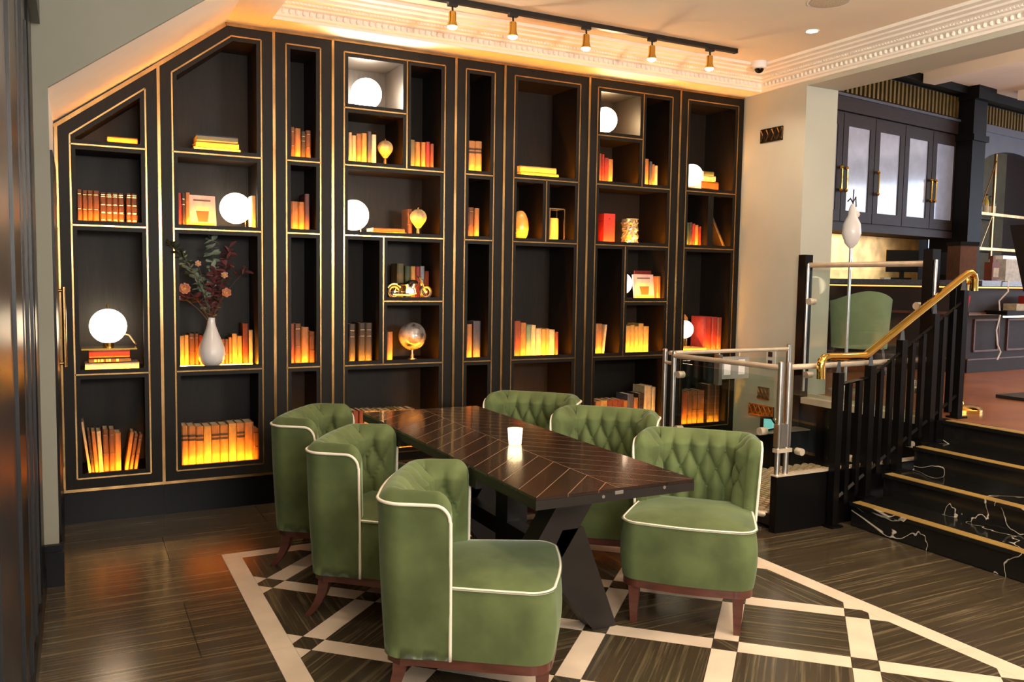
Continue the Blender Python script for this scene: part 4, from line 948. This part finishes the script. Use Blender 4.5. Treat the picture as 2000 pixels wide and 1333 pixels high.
# ------------------------------------------------------------------ bar area beyond the opening
m_bar = mat('dark_brown_bar_wood', (40, 29, 27), .55, var=.15, scale=8, stretch=(1, 1, 4), spec=.25)
m_barblue = mat('slate_blue_paint', (72, 76, 92), .35, var=.06)
m_barblk = mat('black_bar_paint', (10, 9, 9), .55, var=.1, spec=.15)
m_granite = mat('grey_granite_counter', (74, 70, 78), .2, var=.3, scale=60)
m_pane = mat('frosted_cabinet_glass', (160, 170, 196), .16, var=.08, coat=1., spec=.8)
m_goldwall = mat('gold_tiled_splashback', (206, 160, 92), .28, .6, var=.3, scale=5)
m_bronze = mat('dull_bronze', (112, 92, 52), .4, .6, var=.2)
m_copper = glow('copper_led_line', (255, 168, 84), 2.2)
m_wled = glow('white_led_line', (255, 226, 190), 5)
struct('ceiling_bar', MB().box(5.40, 16.5, -1.5, 9.5, 4.12, 4.2), m_ceil, 'cream coffered ceiling over the bar')
for i, xx in enumerate((7.5, 9.4, 11.3, 13.2)):
    struct('trim_%d' % (5+i), MB().box(xx, xx+.22, -1.5, 7.2, 4.0, 4.12), m_ceil, 'cream ceiling beam number %d over the bar' % (i+1))
struct('wall_bar_back', MB().box(5.37, 16.5, 9.2, 9.4, .5, 4.2), m_bar, 'dark wall at the back of the bar')
struct('wall_bar_right', MB().box(16.3, 16.5, -1.5, 9.4, .5, 4.2), m_wall, 'far right wall of the bar room')
wn = link('window_1', None); tag(wn, 'tall street windows on the far side of the bar room', 'window', kind='structure')
for k in range(5):
    y0 = -1.0+1.6*k
    MB().box(16.26, 16.29, y0, y0+1.4, 1.3, 3.6).build('pane', glow('daylight_pane', (206, 222, 246), 6), wn)
    MB().box(16.2, 16.27, y0-.1, y0, 1.2, 3.7).build('mullion', m_wall, wn)
    MB().box(16.2, 16.27, y0, y0+1.4, 2.75, 2.81).build('transom', m_wall, wn)
RB = math.radians(7.6)
cab = thing('bar_wall_cabinet', 'dark wall cabinet with four tall frosted glass doors above the bar', 'cabinet', (8.06, 7.2, 0), RB)
MB().box(-1.0, 2.6, .03, .40, 2.22, 3.52).build('carcass', m_bar, cab)
MB().box(-1.0, 2.6, -.01, .42, 2.13, 2.22).build('bottom_rail', m_bar, cab)
MB().box(-1.0, 2.62, -.02, .42, 3.52, 3.68).build('top_rail', m_bar, cab)
MB().box(-1.0, 2.62, -.05, .42, 3.68, 3.71).build('moulding', m_barblue, cab)
MB().box(-1.0, 2.62, .0, .42, 3.71, 4.05).build('frieze', m_barblk, cab)
MB().box(-1.0, 2.9, -.16, .42, 4.02, 4.12).build('crown', m_barblk, cab)
for k in range(36): MB().box(-.55+.088*k, -.51+.088*k, -.03, 0, 3.73, 4.0).build('flute', m_bronze, cab)
for k in range(5):
    x0 = -.65+.653*k; x1 = x0+.64
    dr = link('door', None, cab)
    b = MB(); b.box(x0, x0+.10, 0, .03, 2.24, 3.50).box(x1-.10, x1, 0, .03, 2.24, 3.50).box(x0+.10, x1-.10, 0, .03, 2.24, 2.37).box(x0+.10, x1-.10, 0, .03, 3.36, 3.50); b.build('door_frame', m_bar, dr)
    MB().box(x0+.10, x1-.10, .012, .018, 2.37, 3.36).build('pane', m_pane, dr)
    hx = x1-.045 if k in (0, 3) else x0+.045
    MB().cyl((hx, -.04, 2.60), (hx, -.04, 2.86), .010, n=8).ball((hx, -.03, 2.60), .026, 8).ball((hx, -.03, 2.86), .026, 8).build('handle', m_brass2, dr, True)
pil = thing('bar_pillar', 'tall black square pillar between the cabinet and the bottle display', 'pillar', (8.06, 7.2, 0), RB)
MB().box(2.52, 2.86, -.22, .3, .612, 4.12).build('shaft', m_barblk, pil); MB().box(2.46, 2.92, -.30, .3, 3.95, 4.12).build('capital', m_barblk, pil); MB().box(2.49, 2.89, -.25, .3, 3.42, 3.50).build('band', m_barblk, pil)
spl = tag(MB().box(-1.0, 2.5, .43, .46, 1.56, 2.125).build('splashback', m_goldwall, None, False, (8.06, 7.2, 0), (0, 0, RB)), 'golden tiled splashback glowing under the wall cabinet', 'splashback')
lamp('AREA', 'under_cabinet_light', (8.6, 7.40, 2.10), 9, WARM, 1.6, (8.6, 7.55, 1.5), sy=.06)
# arched bottle display
ar = thing('bottle_display', 'slate blue arched back bar with brass framed bottle shelves', 'shelving', (8.06, 7.2, 0), RB)
op = [(3.02, 1.58), (5.0, 1.58), (5.0, 3.05)]+[(4.01+.99*math.cos(a), 3.05+.36*math.sin(a)) for a in [PI*k/16 for k in range(1, 16)]]+[(3.02, 3.05)]
ho = holed([(2.86, .612), (5.3, .612), (5.3, 3.62), (2.86, 3.62)], [op], -.05, .05); ho.build('arched_frame', m_barblue, ar)
MB().box(2.86, 5.3, -.09, .05, 3.62, 3.72).build('moulding', m_barblue, ar); MB().box(2.86, 5.3, -.02, .05, 3.72, 4.0).build('frieze', m_barblk, ar); MB().box(2.86, 5.3, -.18, .05, 4.0, 4.12).build('crown', m_barblk, ar)
for k in range(20): MB().box(2.92+.088*k, 2.96+.088*k, -.05, -.02, 3.74, 3.98).build('flute', m_bronze, ar)
MB().box(2.95, 5.1, .55, .57, 1.5, 3.6).build('mirror_back', mat('dark_mirror', (150, 160, 165), .05, 1., var=.1), ar)
for x in (3.05, 3.42, 3.85): MB().box(x-.018, x+.018, .1, .13, 1.58, 3.4).build('shelf_post', m_brass, ar)
for z in (2.52, 2.02): MB().box(3.0, 5.0, .08, .42, z, z+.02).build('shelf', mat('glass_shelf', (150, 170, 160), .1), ar); 
for z in (2.52, 2.02): MB().box(3.0, 5.0, .075, .085, z-.01, z+.03).build('shelf_rail', m_brass, ar)
MB().tube([(3.05, .1, 2.0), (3.25, .1, 1.62)], .008, 5).tube([(3.8, .1, 2.5), (3.25, .1, 1.62)], .008, 5).tube([(3.45, .1, 2.56), (3.85, .1, 3.3)], .008, 5).build('cross_brace', m_brass, ar)
BT = [((30, 36, 26), 'dark green'), ((150, 80, 30), 'amber'), ((24, 24, 28), 'black'), ((210, 170, 60), 'yellow'), ((190, 200, 205), 'clear'), ((110, 34, 24), 'red'), ((60, 90, 60), 'green')]
def Lb(x, y, z):
    return Vector((8.06, 7.2, 0))+Matrix.Rotation(RB, 3, 'Z') @ Vector((x, y, z))
for i, (x, z, k, h) in enumerate(((3.13, 2.541, 2, .30), (3.24, 2.541, 5, .26), (3.34, 2.541, 4, .24), (3.52, 2.541, 2, .34), (3.62, 2.541, 1, .28), (3.74, 2.541, 4, .22), (3.93, 2.541, 3, .30), (4.03, 2.541, 6, .28), (4.14, 2.541, 0, .3))):
    col, wd = BT[k]; p = Lb(x, .25, z)
    t = thing('liquor_bottle', '%s bottle, %s from left on the arched bar shelf' % (wd, ORD[i]), 'bottle', tuple(p), group='bottles on the arched bar shelf')
    r = .034
    MB().lathe([(r, 0), (r, h*.6), (r*.85, h*.68), (.012, h*.78), (.011, h*.94)], n=14).build('glass', mat('bottle_glass', col, .1, var=.05, coat=.5), t, True)
    MB().lathe([(r+.001, h*.15), (r+.001, h*.45)], n=14).build('label', m_page, t, True)
    MB().lathe([(.013, h*.93), (.013, h)], n=10).build('cap', m_barblk, t)
for i in range(6):
    p = Lb(3.12+.075*i, .25, 2.018)
    t = thing('hanging_glass', 'upturned stem glass, %s from left under the bottle shelf' % ORD[i], 'glass', tuple(p), group='glasses hanging under the bottle shelf')
    MB().lathe([(.028, 0), (.004, -.005), (.004, -.07), (.026, -.09), (.03, -.13), (.026, -.16)], n=14).build('bowl', m_glass, t, True)
# bar counter
ct = thing('bar_counter', 'dark panelled bar counter with glowing copper lines', 'counter', (0, 0, 0))
PA, PB, PC = (7.3, 7.3), (8.05, 5.52), (9.6, 5.60)
def wallseg(name, a, c, off, th, z0, z1, m):
    A = Vector(a); C = Vector(c); d = (C-A).normalized(); n = Vector((-d.y, d.x))
    P = [A+n*off, C+n*off, C+n*(off+th), A+n*(off+th)]
    return MB().prism([tuple(p) for p in P], z0, z1, 'z').build(name, m, ct)
for a, c in ((PA, PB), (PB, PC)):
    wallseg('front_panel', a, c, 0, .08, .612, 1.50, m_bar)
    wallseg('counter_top', a, c, -.14, .75, 1.50, 1.555, m_granite)
    wallseg('led_line', a, c, -.10, .02, 1.478, 1.492, m_copper)
    wallseg('skirting', a, c, -.03, .03, .612, .74, m_bar)
    wallseg('skirting_bead', a, c, -.035, .035, .74, .755, m_maho)
    wallseg('dado_rail', a, c, -.02, .02, 1.20, 1.23, m_maho)
for a, c in ((PB, PC),):
    A = Vector(a); C = Vector(c); d = (C-A).normalized()
    for k in range(2):
        q0 = A+d*(.12+.6*k); q1 = A+d*(.55+.6*k)
        for z0, z1, e0, e1 in ((.82, .84, q0, q1), (1.14, 1.16, q0, q1)): wallseg('panel_moulding', tuple(e0), tuple(e1), -.015, .015, z0, z1, m_maho)
        for e in (q0, q1): wallseg('panel_moulding', tuple(e), tuple(e+d*.02), -.015, .015, .82, 1.16, m_maho)
wallseg('drinks_shelf', (8.35, 5.54), PC, -.24, .24, 1.21, 1.25, m_barblk); wallseg('shelf_led', (8.35, 5.54), PC, -.22, .02, 1.185, 1.20, m_wled)
def small(name, label, cat, mbs, loc, rz=0.):
    t = thing(name, label, cat, loc, rz)
    for nm, mb, m in mbs: mb.build(nm, m, t)
small('paper_stack', 'stack of cream boxes on the lower bar shelf', 'boxes', [('carton', MB().box(0, .7, 0, .14, 0, .07), BM['cream'])], (8.62, 5.37, 1.251))
small('red_box', 'small red and white carton on the cream boxes', 'box', [('carton', MB().box(0, .28, 0, .12, 0, .08), BM['red']), ('label', MB().box(.06, .2, -.002, 0, .01, .06), BM['white'])], (8.85, 5.38, 1.322))
small('till_screen', 'dark point of sale screen on the bar counter', 'screen', [('screen', MB().box(-.17, .17, 0, .03, .08, .32), m_barblk), ('foot', MB().box(-.08, .08, -.05, .1, 0, .02).box(-.02, .02, .0, .03, .02, .1), m_barblk)], (8.02, 6.28, 1.556), -.5)
small('till_screen', 'grey tablet screen standing right of the dark one', 'screen', [('screen', MB().box(-.12, .12, 0, .02, .06, .30), m_doorgrey), ('foot', MB().box(-.06, .06, -.04, .08, 0, .02).box(-.02, .02, 0, .02, .02, .07), m_barblk)], (8.30, 6.05, 1.556), -.4)
small('menu_holder', 'white menu cards lying on the bar counter', 'menus', [('cards', MB().box(0, .25, 0, .16, 0, .02), m_white)], (7.95, 6.45, 1.556), -.6)
small('wooden_box', 'brown wooden box with a black lid on the bar end', 'box', [('body', MB().box(0, .2, 0, .2, 0, .36), BM['brown']), ('lid', MB().box(-.01, .21, -.01, .21, .36, .40), m_barblk)], (8.18, 5.72, 1.556), -.3)
small('napkin_holder', 'pale napkin box on the counter at the right edge', 'napkins', [('box', MB().box(0, .3, 0, .2, 0, .24), BM['white']), ('paper', MB().box(.02, .28, .05, .15, .24, .28), m_white)], (9.0, 5.75, 1.556))
small('spirit_bottle', 'square amber spirit bottle with a pale label on the counter', 'bottle', [('glass', MB().box(0, .13, 0, .09, 0, .2).box(.045, .085, .025, .065, .2, .27), BM['russet']), ('label', MB().box(.02, .11, -.002, 0, .04, .14), BM['cream'])], (8.72, 5.72, 1.556))
cr = thing('power_cord', 'white power cord hanging down the bar front', 'cord', (8.42, 5.49, 1.5))
MB().tube([(.05, .0, .06), (.04, -.12, .05), (.03, -.13, -.05), (.0, -.06, -.15), (.03, -.06, -.3), (.0, -.05, -.45), (.03, -.05, -.6), (.09, -.05, -.68), (.04, -.05, -.76)], .008, 6).build('cable', m_white, cr, True)
# pole with cloth bag, stanchion, menu stand, bar chair
po = thing('bagged_pole', 'steel pole on a low base with a white cloth bag tied on top', 'pole', (5.66, 4.93, .612))
MB().lathe([(.13, 0), (.13, .015), (.02, .03), (.015, .05)], n=24).build('base', m_chrome, po, True)
MB().cyl((0, 0, .04), (0, 0, 1.52), .013, n=12).build('pole', m_chrome, po, True)
bg = MB().lathe([(.012, 1.18), (.05, 1.22), (.078, 1.30), (.07, 1.38), (.035, 1.45), (.03, 1.50), (.014, 1.54)], n=10); bg.build('cloth_bag', m_white, po, True)
MB().ball((.045, 0, 1.46), .03, 8).build('bag_knot', m_white, po, True)
MB().tube([(-.06, 0, 1.56), (-.03, 0, 1.585), (0, 0, 1.55), (.03, 0, 1.60), (.04, 0, 1.52)], .006, 6).cyl((0, 0, 1.52), (.004, 0, 1.66), .005).build('hook', m_blacks, po, True)
st = thing('rope_stanchion', 'brass rope stanchion with a red rope at the top of the steps', 'stanchion', (5.60, 3.86, .612))
MB().lathe([(.15, 0), (.15, .02), (.13, .035), (.03, .05), (.022, .07)], n=28).build('base', m_brass2, st, True)
MB().cyl((0, 0, .06), (0, 0, .9), .022, n=14).ball((0, 0, .93), .04, 14).build('pole', m_brass2, st, True)
MB().tube([(0.02, .0, .82), (.03, .04, .6), (.04, .05, .3), (.05, .06, .12)], .022, 10).build('rope', mat('red_rope', (176, 26, 30), .8, var=.25, scale=60, stretch=(1, 1, 3)), st, True)
ms = thing('menu_stand', 'black menu stand with a slanted board at the right edge', 'stand', (6.74, 4.0, .612))
MB().box(-.2, .35, -.2, .2, 0, .025).build('base', m_blacks, ms); MB().cyl((.15, 0, .02), (.15, 0, .95), .018).build('pole', m_blacks, ms, True)
MB().prism([(-.04, 1.36), (-.07, 1.38), (.16, .85), (.19, .87), (.19, .9)], -.25, .25, 'y').build('board', m_blacks, ms)
bc = thing('bar_chair', 'pale green rounded chair seen through the glass screen', 'chair', (7.0, 5.95, .612), math.radians(150))
v = []; f = []; n = 24
for i in range(n+1):
    a = PI*(i/n); rr = .27
    top = .82-.10*abs(math.cos(a))**2
    for (q, z) in ((rr, .25), (rr+.03, top), (rr-.02, top), (rr-.05, .25)): v.append((q*math.cos(a), q*math.sin(a)*.9, z))
for i in range(n):
    for j in range(4): f.append((4*i+j, 4*i+(j+1) % 4, 4*i+4+(j+1) % 4, 4*i+4+j))
f += [(0, 1, 2, 3), (4*n, 4*n+3, 4*n+2, 4*n+1)]
m_cg = mat('pale_green_velvet', (128, 146, 108), .7, var=.1, sheen=.4)
MB().add(v, f).build('backrest', m_cg, bc, True)
MB().lathe([(.25, .25), (.26, .30), (.26, .42), (.22, .46), (.01, .47)], n=24).build('seat', m_cg, bc, True)
for sx in (-.17, .17):
    for sy in (-.17, .17): MB().cyl((sx, sy, .26), (sx*1.2, sy*1.2, 0), .018, .012).build('leg', m_maho, bc)
